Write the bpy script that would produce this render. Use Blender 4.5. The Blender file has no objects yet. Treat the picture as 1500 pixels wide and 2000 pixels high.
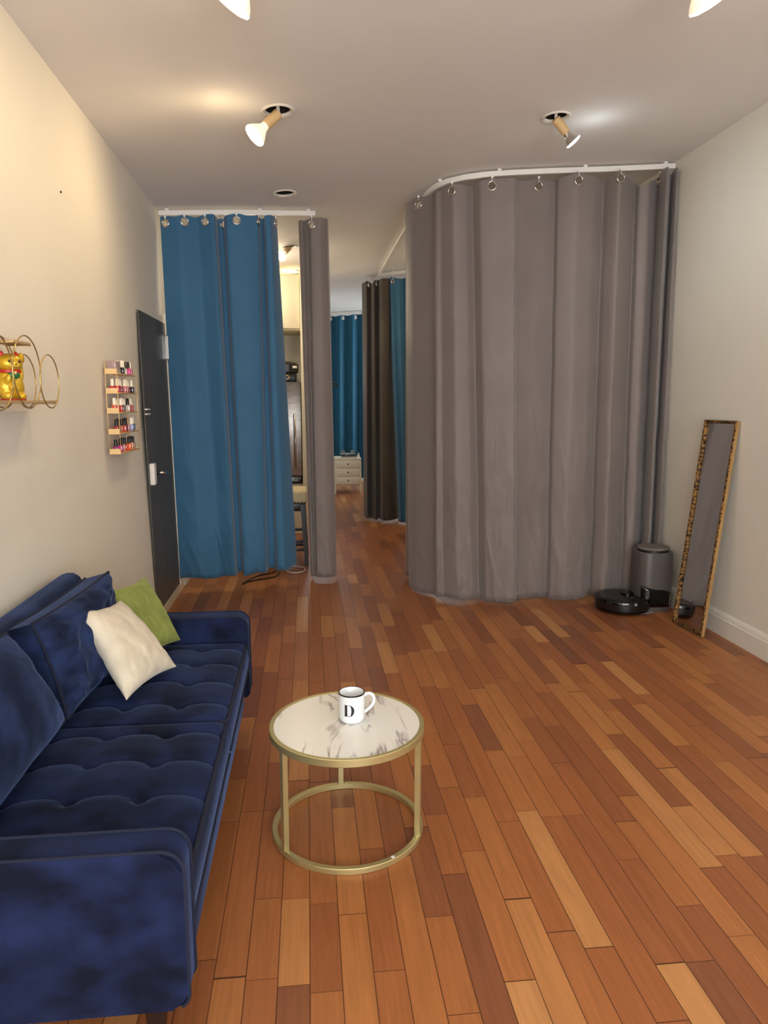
import bpy, bmesh, math, random
import numpy as np
from mathutils import Vector, Matrix, noise
from mathutils.geometry import delaunay_2d_cdt
random.seed(7)
S = bpy.context.scene
COL = S.collection
PI = math.pi

# ------------------------------------------------------------ camera
F = 1387.0; H = 1.35; VX, VY = 600.0, 782.0
PITCH = math.atan((1000-VY)/F); YAW = math.atan((750-VX)/math.hypot(F, 1000-VY))
fw = Vector((math.sin(YAW)*math.cos(PITCH), math.cos(YAW)*math.cos(PITCH), -math.sin(PITCH)))
rt = Vector((math.cos(YAW), -math.sin(YAW), 0)); up = rt.cross(fw)
CP = Vector((0, 0, H))
cam = bpy.data.objects.new('camera', bpy.data.cameras.new('camera')); COL.objects.link(cam)
cam.data.sensor_fit = 'VERTICAL'; cam.data.sensor_height = 36; cam.data.lens = F/2000*36
cam.data.clip_start = 0.05; cam.data.clip_end = 60
M = Matrix((rt, up, -fw)).transposed().to_4x4(); M.translation = CP
cam.matrix_world = M
S.camera = cam
def ray(x, y): return fw*F + rt*(x-750) - up*(y-1000)
def atY(x, y, Y):
    d = ray(x, y); return CP + d*(Y/d.y)
def atZ(x, y, z):
    d = ray(x, y); return CP + d*((z-H)/d.z)
def zc(x): return 2.668 + 0.0756*x            # the ceiling rises slightly towards the right
def wlx(z): return -0.938 - 0.0131*z          # left wall
def wrx(z): return 2.385 - 0.01265*z          # right wall
def atC(x, y, dz=0.0):
    d = ray(x, y); return CP + d*((2.668-dz-H)/(d.z-0.0756*d.x))

# ------------------------------------------------------------ world, exposure, added lights
S.view_settings.view_transform = 'Standard'; S.view_settings.look = 'None'
S.view_settings.exposure = 0.22; S.view_settings.gamma = 1.0
S.view_settings.use_curve_mapping = False
W = bpy.data.worlds.new('world'); S.world = W; W.use_nodes = True
W.node_tree.nodes['Background'].inputs[0].default_value = (0.75, 0.85, 1, 1)
W.node_tree.nodes['Background'].inputs[1].default_value = 0.6
def light(name, kind, loc, energy, color, direction=None, **k):
    d = bpy.data.lights.new(name, kind); d.energy = energy; d.color = color
    for a, b in k.items(): setattr(d, a, b)
    o = bpy.data.objects.new(name, d); COL.objects.link(o); o.location = loc
    if direction: o.rotation_euler = Vector(direction).to_track_quat('-Z', 'Y').to_euler()
    return o
# area light added behind the camera for assumed outdoor light; windows added too
light('assumed_daylight', 'AREA', (0.72, -2.42, 1.50), 190, (0.94, 0.97, 1.0), (0, 1, 0.50), shape='RECTANGLE', size=2.9, size_y=2.0)
# cool area light added to brighten the far room; no window is built there
light('rear_fill', 'AREA', (2.2, 10.9, 1.6), 30, (0.80, 0.92, 1.0), (-1, 0.12, 0), shape='RECTANGLE', size=1.0, size_y=1.4)
# unseen fill lights without fixtures, added to brighten the curtained-off rooms
light('fill_behind_curtain', 'POINT', (1.7, 6.9, 2.5), 8, (1.0, .85, .62), shadow_soft_size=.15)
light('fill_corridor', 'POINT', (0.35, 7.7, 2.1), 4, (1.0, .86, .66), shadow_soft_size=.3)
light('fill_far_room', 'POINT', (0.1, 9.8, 1.7), 9, (.85, .93, 1.0), shadow_soft_size=.15)
light('fill_kitchen', 'POINT', (-0.55, 6.7, 2.35), 16, (1.0, .87, .68), shadow_soft_size=.2)
WARM = (1.0, 0.75, 0.43); COOL = (0.86, 0.97, 1.0)

# ------------------------------------------------------------ materials
def lin(c):
    return tuple(((v/255)/12.92 if v/255 <= .04045 else ((v/255+.055)/1.055)**2.4) for v in c) + (1,)
def mat(name, rgb, rough=0.6, metal=0.0, **k):
    m = bpy.data.materials.new(name); m.use_nodes = True
    b = m.node_tree.nodes['Principled BSDF']
    b.inputs['Base Color'].default_value = lin(rgb)
    b.inputs['Roughness'].default_value = rough; b.inputs['Metallic'].default_value = metal
    for a, v in k.items(): b.inputs[a.replace('_', ' ')].default_value = v
    return m
def nodes(m): return m.node_tree.nodes, m.node_tree.links, m.node_tree.nodes['Principled BSDF']
def mottled(name, c1, c2, scale, rough=0.6, metal=0.0, bump=0.0, bscale=None, stretch=(1, 1, 1), lo=0.35, hi=0.65, coord='Object', detail=4, **k):
    m = mat(name, c1, rough, metal, **k); N, L, b = nodes(m)
    t = N.new('ShaderNodeTexCoord'); mp = N.new('ShaderNodeMapping'); mp.inputs['Scale'].default_value = stretch
    n = N.new('ShaderNodeTexNoise'); n.inputs['Scale'].default_value = scale; n.inputs['Detail'].default_value = detail
    r = N.new('ShaderNodeValToRGB'); r.color_ramp.elements[0].position = lo; r.color_ramp.elements[1].position = hi
    r.color_ramp.elements[0].color = lin(c1); r.color_ramp.elements[1].color = lin(c2)
    L.new(t.outputs[coord], mp.inputs[0]); L.new(mp.outputs[0], n.inputs['Vector'])
    L.new(n.outputs['Fac'], r.inputs[0]); L.new(r.outputs[0], b.inputs['Base Color'])
    if bump:
        n2 = N.new('ShaderNodeTexNoise'); n2.inputs['Scale'].default_value = bscale or scale*4; n2.inputs['Detail'].default_value = 3
        L.new(mp.outputs[0], n2.inputs['Vector'])
        bp = N.new('ShaderNodeBump'); bp.inputs['Strength'].default_value = bump; bp.inputs['Distance'].default_value = 0.01
        L.new(n2.outputs['Fac'], bp.inputs['Height']); L.new(bp.outputs[0], b.inputs['Normal'])
    return m

m_wall = mottled('wall_paint', (222, 216, 203), (227, 221, 208), 1.5, 0.75, bump=0.05, bscale=90)
m_ceil = mottled('ceiling_paint', (228, 224, 220), (233, 229, 225), 1.2, 0.85, bump=0.05, bscale=120)
m_trim = mat('white_trim', (228, 222, 210), 0.45)
m_white = mat('white_plastic', (232, 228, 222), 0.4)
m_chrome = mat('chrome', (205, 200, 195), 0.18, 1.0)
m_gold = mottled('soft_gold_metal', (196, 184, 132), (206, 194, 142), 8, 0.38, 0.75)
m_rackgold = mat('rose_gold_metal', (232, 196, 140), 0.38, 0.45)
m_wire = mat('gold_wire', (196, 168, 110), 0.3, 0.9)
m_black = mat('black_plastic', (16, 16, 17), 0.3)
m_gloss = mat('glossy_black', (6, 6, 7), 0.06)
m_dark = mat('dark_cavity', (24, 18, 14), 0.8)
m_cream = mat('cream_cabinet', (226, 214, 182), 0.5)
m_darkwood = mat('espresso_wood', (32, 22, 20), 0.35)

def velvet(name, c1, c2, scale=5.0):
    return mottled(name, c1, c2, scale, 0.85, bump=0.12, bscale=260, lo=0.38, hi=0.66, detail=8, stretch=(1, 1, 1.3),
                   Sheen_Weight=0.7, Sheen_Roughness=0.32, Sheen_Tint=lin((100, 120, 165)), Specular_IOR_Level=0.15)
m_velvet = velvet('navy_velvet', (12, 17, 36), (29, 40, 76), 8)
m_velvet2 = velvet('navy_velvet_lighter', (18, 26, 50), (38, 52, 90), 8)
m_piping = mat('navy_piping', (15, 22, 46), 0.9)
m_whitepillow = mottled('cream_cloth', (202, 190, 168), (214, 202, 181), 20, 0.9, bump=0.15, bscale=300, Sheen_Weight=0.3)
m_green = mottled('olive_velvet', (108, 118, 54), (130, 140, 70), 7, 0.85, bump=0.1, bscale=200, Sheen_Weight=0.6, Sheen_Roughness=0.4, Sheen_Tint=lin((190, 200, 120)))

def cloth(name, c1, c2, sheen=0.25, rough=0.62):
    m = mottled(name, c1, c2, 3.0, rough, lo=0.3, hi=0.7, Sheen_Weight=sheen, Specular_IOR_Level=0.25)
    N, L, b = nodes(m)
    t = N.new('ShaderNodeTexCoord')
    w = N.new('ShaderNodeTexWave'); w.inputs['Scale'].default_value = 180; w.bands_direction = 'Z'; w.inputs['Distortion'].default_value = 1.5
    n = N.new('ShaderNodeTexNoise'); n.inputs['Scale'].default_value = 220; n.inputs['Detail'].default_value = 2
    a = N.new('ShaderNodeMath'); a.operation = 'ADD'
    L.new(t.outputs['Object'], w.inputs[0]); L.new(t.outputs['Object'], n.inputs['Vector'])
    L.new(w.outputs['Fac'], a.inputs[0]); L.new(n.outputs['Fac'], a.inputs[1])
    bp = N.new('ShaderNodeBump'); bp.inputs['Strength'].default_value = 0.12; bp.inputs['Distance'].default_value = 0.004
    L.new(a.outputs[0], bp.inputs['Height']); L.new(bp.outputs[0], b.inputs['Normal'])
    return m
m_blue = cloth('blue_curtain_cloth', (56, 104, 138), (61, 110, 144))
m_grey = cloth('grey_curtain_cloth', (121, 111, 107), (128, 117, 112), rough=0.45)
m_brown = cloth('dark_grey_curtain_cloth', (70, 60, 52), (78, 68, 58))
m_teal = cloth('teal_curtain_cloth', (22, 84, 112), (26, 92, 120))

def floor_material():
    m = mat('cherry_planks', (150, 85, 45), 0.3); N, L, b = nodes(m)
    t = N.new('ShaderNodeTexCoord'); s = N.new('ShaderNodeSeparateXYZ'); L.new(t.outputs['Object'], s.inputs[0])
    def math_(op, a, c=None, v=None):
        n = N.new('ShaderNodeMath'); n.operation = op
        L.new(a, n.inputs[0])
        if c is not None: L.new(c, n.inputs[1])
        if v is not None: n.inputs[1].default_value = v
        return n.outputs[0]
    PW = 0.0756
    u = math_('DIVIDE', math_('ADD', s.outputs['X'], v=20*PW+0.167), v=PW)
    col = math_('FLOOR', u); fu = math_('FRACT', u)
    wn = N.new('ShaderNodeTexWhiteNoise'); wn.noise_dimensions = '1D'; L.new(col, wn.inputs['W'])
    sp = N.new('ShaderNodeSeparateColor'); L.new(wn.outputs['Color'], sp.inputs[0])
    ln = math_('ADD', math_('MULTIPLY', sp.outputs[0], v=0.30), v=0.38)
    # uneven board lengths inside a row
    nw = N.new('ShaderNodeTexNoise'); nw.noise_dimensions = '2D'; nw.inputs['Scale'].default_value = 1.0; nw.inputs['Detail'].default_value = 0
    cb = N.new('ShaderNodeCombineXYZ'); L.new(math_('MULTIPLY', col, v=7.31), cb.inputs[0]); L.new(math_('MULTIPLY', s.outputs['Y'], v=1.3), cb.inputs[1])
    L.new(cb.outputs[0], nw.inputs['Vector'])
    yw = math_('ADD', s.outputs['Y'], math_('MULTIPLY', nw.outputs['Fac'], v=0.7))
    v = math_('ADD', math_('DIVIDE', yw, ln), math_('MULTIPLY', sp.outputs[1], v=13.7))
    row = math_('FLOOR', v); fv = math_('FRACT', v)
    c2 = N.new('ShaderNodeCombineXYZ'); L.new(col, c2.inputs[0]); L.new(row, c2.inputs[1])
    w2 = N.new('ShaderNodeTexWhiteNoise'); w2.noise_dimensions = '3D'; L.new(c2.outputs[0], w2.inputs['Vector'])
    sp2 = N.new('ShaderNodeSeparateColor'); L.new(w2.outputs['Color'], sp2.inputs[0])
    r = N.new('ShaderNodeValToRGB'); e = r.color_ramp
    e.elements[0].position = 0; e.elements[0].color = lin((128, 78, 52))
    e.elements[1].position = 1; e.elements[1].color = lin((190, 134, 82))
    for p, c in ((0.12, (144, 86, 52)), (0.4, (157, 95, 54)), (0.68, (166, 104, 58)), (0.92, (176, 115, 65))):
        q = e.elements.new(p); q.color = lin(c)
    L.new(sp2.outputs[0], r.inputs[0])
    # grain
    g = N.new('ShaderNodeCombineXYZ')
    L.new(math_('ADD', math_('MULTIPLY', s.outputs['X'], v=60), math_('MULTIPLY', sp2.outputs[1], v=90)), g.inputs[0])
    L.new(math_('ADD', math_('MULTIPLY', s.outputs['Y'], v=3.2), math_('MULTIPLY', sp2.outputs[2], v=50)), g.inputs[1])
    gn = N.new('ShaderNodeTexNoise'); gn.inputs['Scale'].default_value = 1.0; gn.inputs['Detail'].default_value = 6; gn.inputs['Distortion'].default_value = 1.2
    L.new(g.outputs[0], gn.inputs['Vector'])
    gr = N.new('ShaderNodeMapRange'); gr.inputs[1].default_value = 0.3; gr.inputs[2].default_value = 0.75
    gr.inputs[3].default_value = 0.84; gr.inputs[4].default_value = 1.10
    L.new(gn.outputs['Fac'], gr.inputs[0])
    fn = N.new('ShaderNodeTexNoise'); fn.inputs['Scale'].default_value = 2.5; L.new(t.outputs['Object'], fn.inputs['Vector'])
    mul = N.new('ShaderNodeVectorMath'); mul.operation = 'SCALE'; L.new(r.outputs[0], mul.inputs[0]); L.new(gr.outputs[0], mul.inputs['Scale'])
    # seams
    du = math_('MINIMUM', fu, math_('SUBTRACT', math_('ADD', math_('MULTIPLY', fu, v=0), v=1.0), fu))
    du = math_('MULTIPLY', du, v=PW)
    inv = math_('SUBTRACT', math_('ADD', math_('MULTIPLY', fv, v=0), v=1.0), fv)
    dv = math_('MULTIPLY', math_('MINIMUM', fv, inv), ln)
    d = math_('MINIMUM', du, dv)
    sm = N.new('ShaderNodeMapRange'); sm.interpolation_type = 'SMOOTHSTEP'
    sm.inputs[1].default_value = 0.0003; sm.inputs[2].default_value = 0.0017; L.new(d, sm.inputs[0])
    mx = N.new('ShaderNodeMix'); mx.data_type = 'RGBA'
    mx.inputs['A'].default_value = lin((62, 30, 16)); L.new(sm.outputs[0], mx.inputs['Factor']); L.new(mul.outputs[0], mx.inputs['B'])
    L.new(mx.outputs['Result'], b.inputs['Base Color'])
    rr = N.new('ShaderNodeMapRange'); rr.inputs[3].default_value = 0.28; rr.inputs[4].default_value = 0.44
    L.new(fn.outputs['Fac'], rr.inputs[0]); L.new(rr.outputs[0], b.inputs['Roughness'])
    hs = math_('ADD', sm.outputs[0], math_('MULTIPLY', gn.outputs['Fac'], v=0.25))
    hs = math_('ADD', hs, math_('MULTIPLY', fn.outputs['Fac'], v=0.6))
    bp = N.new('ShaderNodeBump'); bp.inputs['Strength'].default_value = 0.22; bp.inputs['Distance'].default_value = 0.0015
    L.new(hs, bp.inputs['Height']); L.new(bp.outputs[0], b.inputs['Normal'])
    b.inputs['Specular IOR Level'].default_value = 0.32
    return m
m_floor = floor_material()

# ------------------------------------------------------------ mesh helpers
def tag(o, label=None, cat=None, group=None, kind=None):
    if label: o['label'] = label
    if cat: o['category'] = cat
    if group: o['group'] = group
    if kind: o['kind'] = kind
    return o
def empty(name, loc=(0, 0, 0), rz=0):
    o = bpy.data.objects.new(name, None); COL.objects.link(o)
    o.location = loc; o.rotation_euler = (0, 0, rz); o.empty_display_size = 0.05
    return o
def link(name, bm, m, parent=None, smooth=False, mats=None):
    bmesh.ops.recalc_face_normals(bm, faces=bm.faces)
    me = bpy.data.meshes.new(name); bm.to_mesh(me); bm.free()
    for x in (mats or [m]): me.materials.append(x)
    if smooth:
        for p in me.polygons: p.use_smooth = True
    o = bpy.data.objects.new(name, me); COL.objects.link(o)
    if parent: o.parent = parent
    return o
def auto(o, ang=35):
    me = o.data
    for p in me.polygons: p.use_smooth = True
    bm = bmesh.new(); bm.from_mesh(me)
    for e in bm.edges:
        if len(e.link_faces) == 2 and e.calc_face_angle(0) > math.radians(ang): e.smooth = False
    bm.to_mesh(me); bm.free()
    return o
def box(bm, x0, x1, y0, y1, z0, z1, bev=0.0, seg=2):
    r = bmesh.ops.create_cube(bm, size=1)
    for v in r['verts']:
        v.co = Vector((x0+(v.co.x+.5)*(x1-x0), y0+(v.co.y+.5)*(y1-y0), z0+(v.co.z+.5)*(z1-z0)))
    if bev:
        es = list({e for v in r['verts'] for e in v.link_edges})
        bmesh.ops.bevel(bm, geom=es, offset=bev, segments=seg, affect='EDGES', profile=0.5)
    return bm
def boxobj(name, dims, m, parent=None, bev=0.0, seg=2):
    bm = bmesh.new(); box(bm, *dims, bev=bev, seg=seg)
    o = link(name, bm, m, parent)
    if bev: auto(o, 30)
    return o
def tube(bm, pts, r, n=8, closed=False, caps=True):
    pts = [Vector(p) for p in pts]; rings = []
    prev = None
    N_ = len(pts)
    for i, p in enumerate(pts):
        a = pts[(i-1) % N_] if (closed or i > 0) else pts[i]
        b = pts[(i+1) % N_] if (closed or i < N_-1) else pts[i]
        t = (b-a).normalized()
        if prev is None:
            u = t.orthogonal().normalized()
        else:
            u = (prev - t*prev.dot(t))
            u = u.normalized() if u.length > 1e-6 else t.orthogonal().normalized()
        prev = u; w = t.cross(u)
        rr = r[i] if isinstance(r, (list, tuple)) else r
        rings.append([bm.verts.new(p + (u*math.cos(2*PI*k/n) + w*math.sin(2*PI*k/n))*rr) for k in range(n)])
    m_ = N_ if closed else N_-1
    for i in range(m_):
        A, B = rings[i], rings[(i+1) % N_]
        off = 0
        if closed and i == N_-1:   # best rotational match
            off = min(range(n), key=lambda o: (A[0].co-B[o].co).length)
        for k in range(n):
            bm.faces.new((A[k], A[(k+1) % n], B[(k+1+off) % n], B[(k+off) % n]))
    if caps and not closed:
        bm.faces.new(rings[0]); bm.faces.new(list(reversed(rings[-1])))
    return bm
def tubeobj(name, pts, r, m, parent=None, n=8, closed=False):
    bm = bmesh.new(); tube(bm, pts, r, n, closed)
    return link(name, bm, m, parent, smooth=True)
def lathe(bm, prof, n=32, axis_o=Vector((0, 0, 0)), rot=None, capb=True, capt=True):
    rings = []
    for r, z in prof:
        ring = []
        for k in range(n):
            v = Vector((r*math.cos(2*PI*k/n), r*math.sin(2*PI*k/n), z))
            if rot: v = rot @ v
            ring.append(bm.verts.new(v+axis_o))
        rings.append(ring)
    for A, B in zip(rings, rings[1:]):
        for k in range(n): bm.faces.new((A[k], A[(k+1) % n], B[(k+1) % n], B[k]))
    if capb: bm.faces.new(list(reversed(rings[0])))
    if capt: bm.faces.new(rings[-1])
    return bm
def latheobj(name, prof, m, parent=None, n=32, o=(0, 0, 0), direction=None, capb=True, capt=True, ang=35):
    bm = bmesh.new()
    rot = Vector(direction).to_track_quat('Z', 'Y').to_matrix() if direction else None
    lathe(bm, prof, n, Vector(o), rot, capb, capt)
    return auto(link(name, bm, m, parent), ang)
def prism(bm, pts2, y0, y1, plane='xz'):
    f = (lambda p, t: Vector((p[0], t, p[1]))) if plane == 'xz' else ((lambda p, t: Vector((t, p[0], p[1]))) if plane == 'yz' else (lambda p, t: Vector((p[0], p[1], t))))
    a = [bm.verts.new(f(p, y0)) for p in pts2]; b = [bm.verts.new(f(p, y1)) for p in pts2]
    bm.faces.new(a); bm.faces.new(list(reversed(b)))
    n = len(pts2)
    for i in range(n): bm.faces.new((a[i], b[i], b[(i+1) % n], a[(i+1) % n]))
    return bm
def hexa(bm, pts8):
    v = [bm.verts.new(p) for p in pts8]
    for f in ((0, 1, 2, 3), (7, 6, 5, 4), (0, 4, 5, 1), (1, 5, 6, 2), (2, 6, 7, 3), (3, 7, 4, 0)):
        bm.faces.new([v[i] for i in f])
    return bm
def ellip(bm, c, r, rot=None, sub=3):
    mt = Matrix.Translation(Vector(c))
    if rot is not None: mt = mt @ rot.to_4x4()
    mt = mt @ Matrix.Diagonal((r[0], r[1], r[2], 1))
    bmesh.ops.create_icosphere(bm, subdivisions=sub, radius=1, matrix=mt)
def mod(o, t, **k):
    m = o.modifiers.new(t.lower(), t)
    for a, b in k.items(): setattr(m, a, b)
    return m

# ------------------------------------------------------------ the room
Y0, Y1 = -2.6, 12.0
bm = bmesh.new(); box(bm, -1.6, 2.7, Y0-.1, Y1+.1, -0.08, 0.0); tag(link('floor', bm, m_floor), kind='structure')
bm = bmesh.new()
hexa(bm, [(wlx(0), Y0, 0), (wlx(0), Y1, 0), (wlx(zc(-.97))-.055, Y1, zc(-.97)-.004), (wlx(zc(-.97))+.066, Y0, zc(-.97)+.006),
          (-1.15, Y0, 0), (-1.15, Y1, 0), (-1.15, Y1, zc(-.97)), (-1.15, Y0, zc(-.97))])
tag(link('wall_left', bm, m_wall), kind='structure')
zr = zc(2.349)
bm = bmesh.new()
hexa(bm, [(wrx(0), Y0, 0), (wrx(0), Y1, 0), (wrx(zr), Y1, zr), (wrx(zr), Y0, zr),
          (2.55, Y0, 0), (2.55, Y1, 0), (2.55, Y1, zr+.02), (2.55, Y0, zr+.02)])
tag(link('wall_right', bm, m_wall), kind='structure')
tag(boxobj('wall_far', (-1.15, 2.55, Y1, Y1+.1, 0, 2.9), m_wall), kind='structure')
# wall behind the camera, with unseen windows added for the area light
bm = bmesh.new()
box(bm, -1.15, 2.55, Y0-.12, Y0, 0, 0.5); box(bm, -1.15, 2.55, Y0-.12, Y0, 2.6, 2.95)
box(bm, -1.15, -0.8, Y0-.12, Y0, 0.5, 2.6); box(bm, 2.25, 2.55, Y0-.12, Y0, 0.5, 2.6); box(bm, 0.66, 0.78, Y0-.12, Y0, 0.5, 2.6)
tag(link('wall_back', bm, m_wall), kind='structure')
m_glass = mat('window_glass', (235, 240, 240), 0.02, Transmission_Weight=1.0, IOR=1.45)
for i, (a, b_) in enumerate(((-0.8, 0.66), (0.78, 2.25))):
    w = tag(empty('window_%d' % (i+1), ((a+b_)/2, Y0, 0.5)), kind='structure')
    bm = bmesh.new()
    for d in ((a, b_, .5, .56), (a, b_, 2.54, 2.6), (a, a+.06, .56, 2.54), (b_-.06, b_, .56, 2.54)): box(bm, d[0], d[1], Y0-.1, Y0-.03, d[2], d[3])
    f = link('window_frame', bm, m_trim, w); f.matrix_parent_inverse = Matrix.Translation(w.location).inverted()
    g = boxobj('added_pane', (a+.05, b_-.05, Y0-.07, Y0-.064, .55, 2.55), m_glass, w); g.matrix_parent_inverse = Matrix.Translation(w.location).inverted()

# ceiling with real holes for the recessed lights
lightL = atC(543, 215); lightR = atC(1086, 227); hole = atC(556, 376.5); lightK = atC(565, 481)
frontL = Vector((-0.11, 2.31, 0)); frontR = Vector((1.21, 2.35, 0))
for v in (frontL, frontR): v.z = zc(v.x)
lightC = atC(571, 529)
HOLES = [(lightL, .058), (lightR, .055), (hole, .058), (lightK, .052), (frontL, .058), (frontR, .058), (lightC, .05)]
verts = [Vector((-1.15, Y0-.1)), Vector((2.55, Y0-.1)), Vector((2.55, Y1+.1)), Vector((-1.15, Y1+.1))]
edges = [(0, 1), (1, 2), (2, 3), (3, 0)]
for c, r in HOLES:
    k0 = len(verts); n = 32
    verts += [Vector((c.x+r*math.cos(2*PI*k/n), c.y+r*math.sin(2*PI*k/n))) for k in range(n)]
    edges += [(k0+k, k0+(k+1) % n) for k in range(n)]
ov, oe, of, *_ = delaunay_2d_cdt(verts, edges, [], 0, 1e-6)
bm = bmesh.new(); bv = [bm.verts.new((v.x, v.y, zc(v.x))) for v in ov]
for f in of:
    c = sum((ov[i] for i in f), Vector((0, 0)))/len(f)
    if any((c-Vector((h.x, h.y))).length < r*.999 for h, r in HOLES): continue
    bm.faces.new([bv[i] for i in f])
o = link('ceiling', bm, m_ceil); tag(o, kind='structure')
mod(o, 'SOLIDIFY', thickness=0.012, offset=(-1 if o.data.polygons[0].normal.z < 0 else 1))

# baseboards
def base_profile(h): return [(0, 0), (.022, 0), (.022, h*.74), (.016, h*.78), (.018, h*.82), (.013, h*.93), (.006, h), (0, h)]
bm = bmesh.new(); prism(bm, [(wrx(.07)-p[0], p[1]) for p in base_profile(.135)]+[], Y0, Y1)
tag(link('baseboard_right', bm, m_trim), kind='structure')
bm = bmesh.new(); prism(bm, [(wlx(.05)+p[0], p[1]) for p in base_profile(.12)], Y0, 4.30)
prism(bm, [(wlx(.05)+p[0], p[1]) for p in base_profile(.12)], 5.22, 7.0)
tag(link('baseboard_left', bm, m_trim), kind='structure')

# left wall door
door = tag(empty('door_1', (wlx(0), 4.73, 0)), kind='structure')
dinv = Matrix.Translation(door.location).inverted()
m_door = mottled('charcoal_wood_door', (76, 73, 70), (90, 86, 81), 3.0, 0.5, stretch=(6, 6, .5), bump=.1)
def wallslab(bm, y0, y1, z0, z1, t, e=0.0, zt=None):
    zt = zt or z1
    hexa(bm, [(wlx(z0)-e, y0, z0), (wlx(z0)-e, y1, z0), (wlx(z1)-e, y1, z1), (wlx(z1)-e, y0, z1),
              (wlx(z0)+t, y0, z0), (wlx(z0)+t, y1, z0), (wlx(z1)+t, y1, z1), (wlx(z1)+t, y0, z1)])
bm = bmesh.new(); wallslab(bm, 4.335, 5.10, 0.05, 1.866, .006)
o = link('slab', bm, m_door, door); o.matrix_parent_inverse = dinv
bm = bmesh.new(); wallslab(bm, 5.10, 5.17, 0.0, 1.93, .012)
o = link('jamb', bm, m_trim, door); o.matrix_parent_inverse = dinv
bm = bmesh.new(); wallslab(bm, 4.30, 5.17, 0.0, 0.05, .018)
o = link('sill', bm, mat('sill_wood', (214, 196, 164), .5), door); o.matrix_parent_inverse = dinv
hz = atY(325, 678, 5.1).z
bm = bmesh.new(); box(bm, wlx(hz)+.004, wlx(hz)+.03, 5.06, 5.13, hz-.085, hz+.075, bev=.004)
o = link('hinge', bm, m_chrome, door); o.matrix_parent_inverse = dinv
lz = atY(300, 925, 4.42).z
bm = bmesh.new(); box(bm, wlx(lz)+.004, wlx(lz)+.034, 4.36, 4.42, lz-.065, lz+.065, bev=.006)
o = link('lock_plate', bm, m_white, door); o.matrix_parent_inverse = dinv
bm = bmesh.new(); tube(bm, [(wlx(lz)+.02, 4.46, lz), (wlx(lz)+.065, 4.46, lz), (wlx(lz)+.07, 4.47, lz), (wlx(lz)+.07, 4.58, lz-.01)], .010, 10)
tube(bm, [(wlx(lz)+.004, 4.46, lz), (wlx(lz)+.014, 4.46, lz)], .028, 16)
o = link('door_handle', bm, m_chrome, door, smooth=True); o.matrix_parent_inverse = dinv
bz = atY(286, 804, 4.4).z
for dz in (-.014, .014):
    o = boxobj('latch_bar', (wlx(bz)+.004, wlx(bz)+.02, 4.335, 4.42, bz+dz-.004, bz+dz+.004), m_white, door); o.matrix_parent_inverse = dinv

# small nail in the left wall
p = Vector((wlx(1.95), 2.93, 1.95)); d = ray(114, 376); k_ = (-.938+.0131*0) 
d = ray(114, 376); t = (-.938-.0131*H)/(d.x+.0131*d.z); p = CP+d*t
tag(tubeobj('nail', [p-Vector((.004, 0, 0)), p+Vector((.012, 0, .003))], .0045, m_dark), 'small dark nail sticking out high on the bare left wall', 'nail')

# ------------------------------------------------------------ recessed ceiling lights
def cei_rot(): return Vector((-0.0756, 0, 1)).normalized()
def fixture(name, c, r, label, group, bulb=None):
    root = tag(empty(name, c), label, 'ceiling light', group)
    n = cei_rot()
    latheobj('trim_ring', [(r*1.34, -.001), (r*1.36, -.005), (r*1.25, -.009), (r*1.05, -.006), (r*.97, .0), (r*.97, .004), (r*1.34, .002)], m_trim, root, 40, direction=n, capb=False, capt=False)
    latheobj('can', [(r*.985, -.001), (r*.98, .15), (r*.02, .152)], m_dark, root, 32, direction=n, capb=False)
    if not bulb: return root
    d = Vector(bulb['dir']).normalized(); s = bulb['s']; p0 = Vector(bulb.get('start', (0, 0, -.015)))
    tubeobj('stem', [(0, 0, .12), p0], .008, m_white, root)
    L1 = .085*s; R1 = .024*s
    latheobj('socket', [(R1*.6, -.006), (R1, 0), (R1, L1), (R1*.86, L1+.004)], mat('tan_socket', (206, 172, 122), .6), root, 24, o=p0, direction=d)
    q = p0+d*L1
    bb = bulb['body']; RL = bulb['R']; LB = bulb['L']
    latheobj('bulb_body', [(R1*.8, 0), (R1*.85, LB*.22), (RL*.55, LB*.42), (RL*.9, LB*.78), (RL, LB*.95)], bb, root, 28, o=q, direction=d, capt=False)
    lens = mat('lit_lens', (255, 255, 255), .4); b = lens.node_tree.nodes['Principled BSDF']
    b.inputs['Emission Color'].default_value = bulb['color']+(1,); b.inputs['Emission Strength'].default_value = bulb.get('em', 8)
    latheobj('bulb_lens', [(RL, LB*.95), (RL*.97, LB*1.03), (RL*.7, LB*1.10), (RL*.3, LB*1.13), (RL*.02, LB*1.135)], lens, root, 28, o=q, direction=d, capb=False)
    e = c + q + d*(LB*1.35)
    light(name+'_glow', 'SPOT', e, bulb['W'], bulb['color'], d, spot_size=math.radians(bulb.get('ang', 150)), spot_blend=.9, shadow_soft_size=.045)
    if bulb.get('spill'):
        light(name+'_spill', 'POINT', c + Vector(bulb['spill'][1]), bulb['spill'][0], bulb['color'], shadow_soft_size=.03)
    return root
m_bulbw = mat('white_glass_bulb', (245, 235, 215), .3)
m_bulbw.node_tree.nodes['Principled BSDF'].inputs['Emission Color'].default_value = (1, .82, .55, 1)
m_bulbw.node_tree.nodes['Principled BSDF'].inputs['Emission Strength'].default_value = .5
G = 'swivelled bulbs in the recessed ceiling lights'
fixture('ceiling_light', lightL, .058, 'recessed ceiling light with warm white bulb angled towards the left wall', G,
        dict(dir=(-.60, -.20, -.62), s=.95, body=m_bulbw, R=.052, L=.078, color=WARM, W=15, spill=(.7, (-.24, -.14, -.16))))
fixture('ceiling_light', lightR, .055, 'recessed ceiling light with small silver bulb angled towards the right wall', G,
        dict(dir=(.55, -.02, -.60), s=.95, body=m_chrome, R=.040, L=.06, color=COOL, W=10, em=10, spill=(.4, (.24, .06, -.12))))
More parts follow.
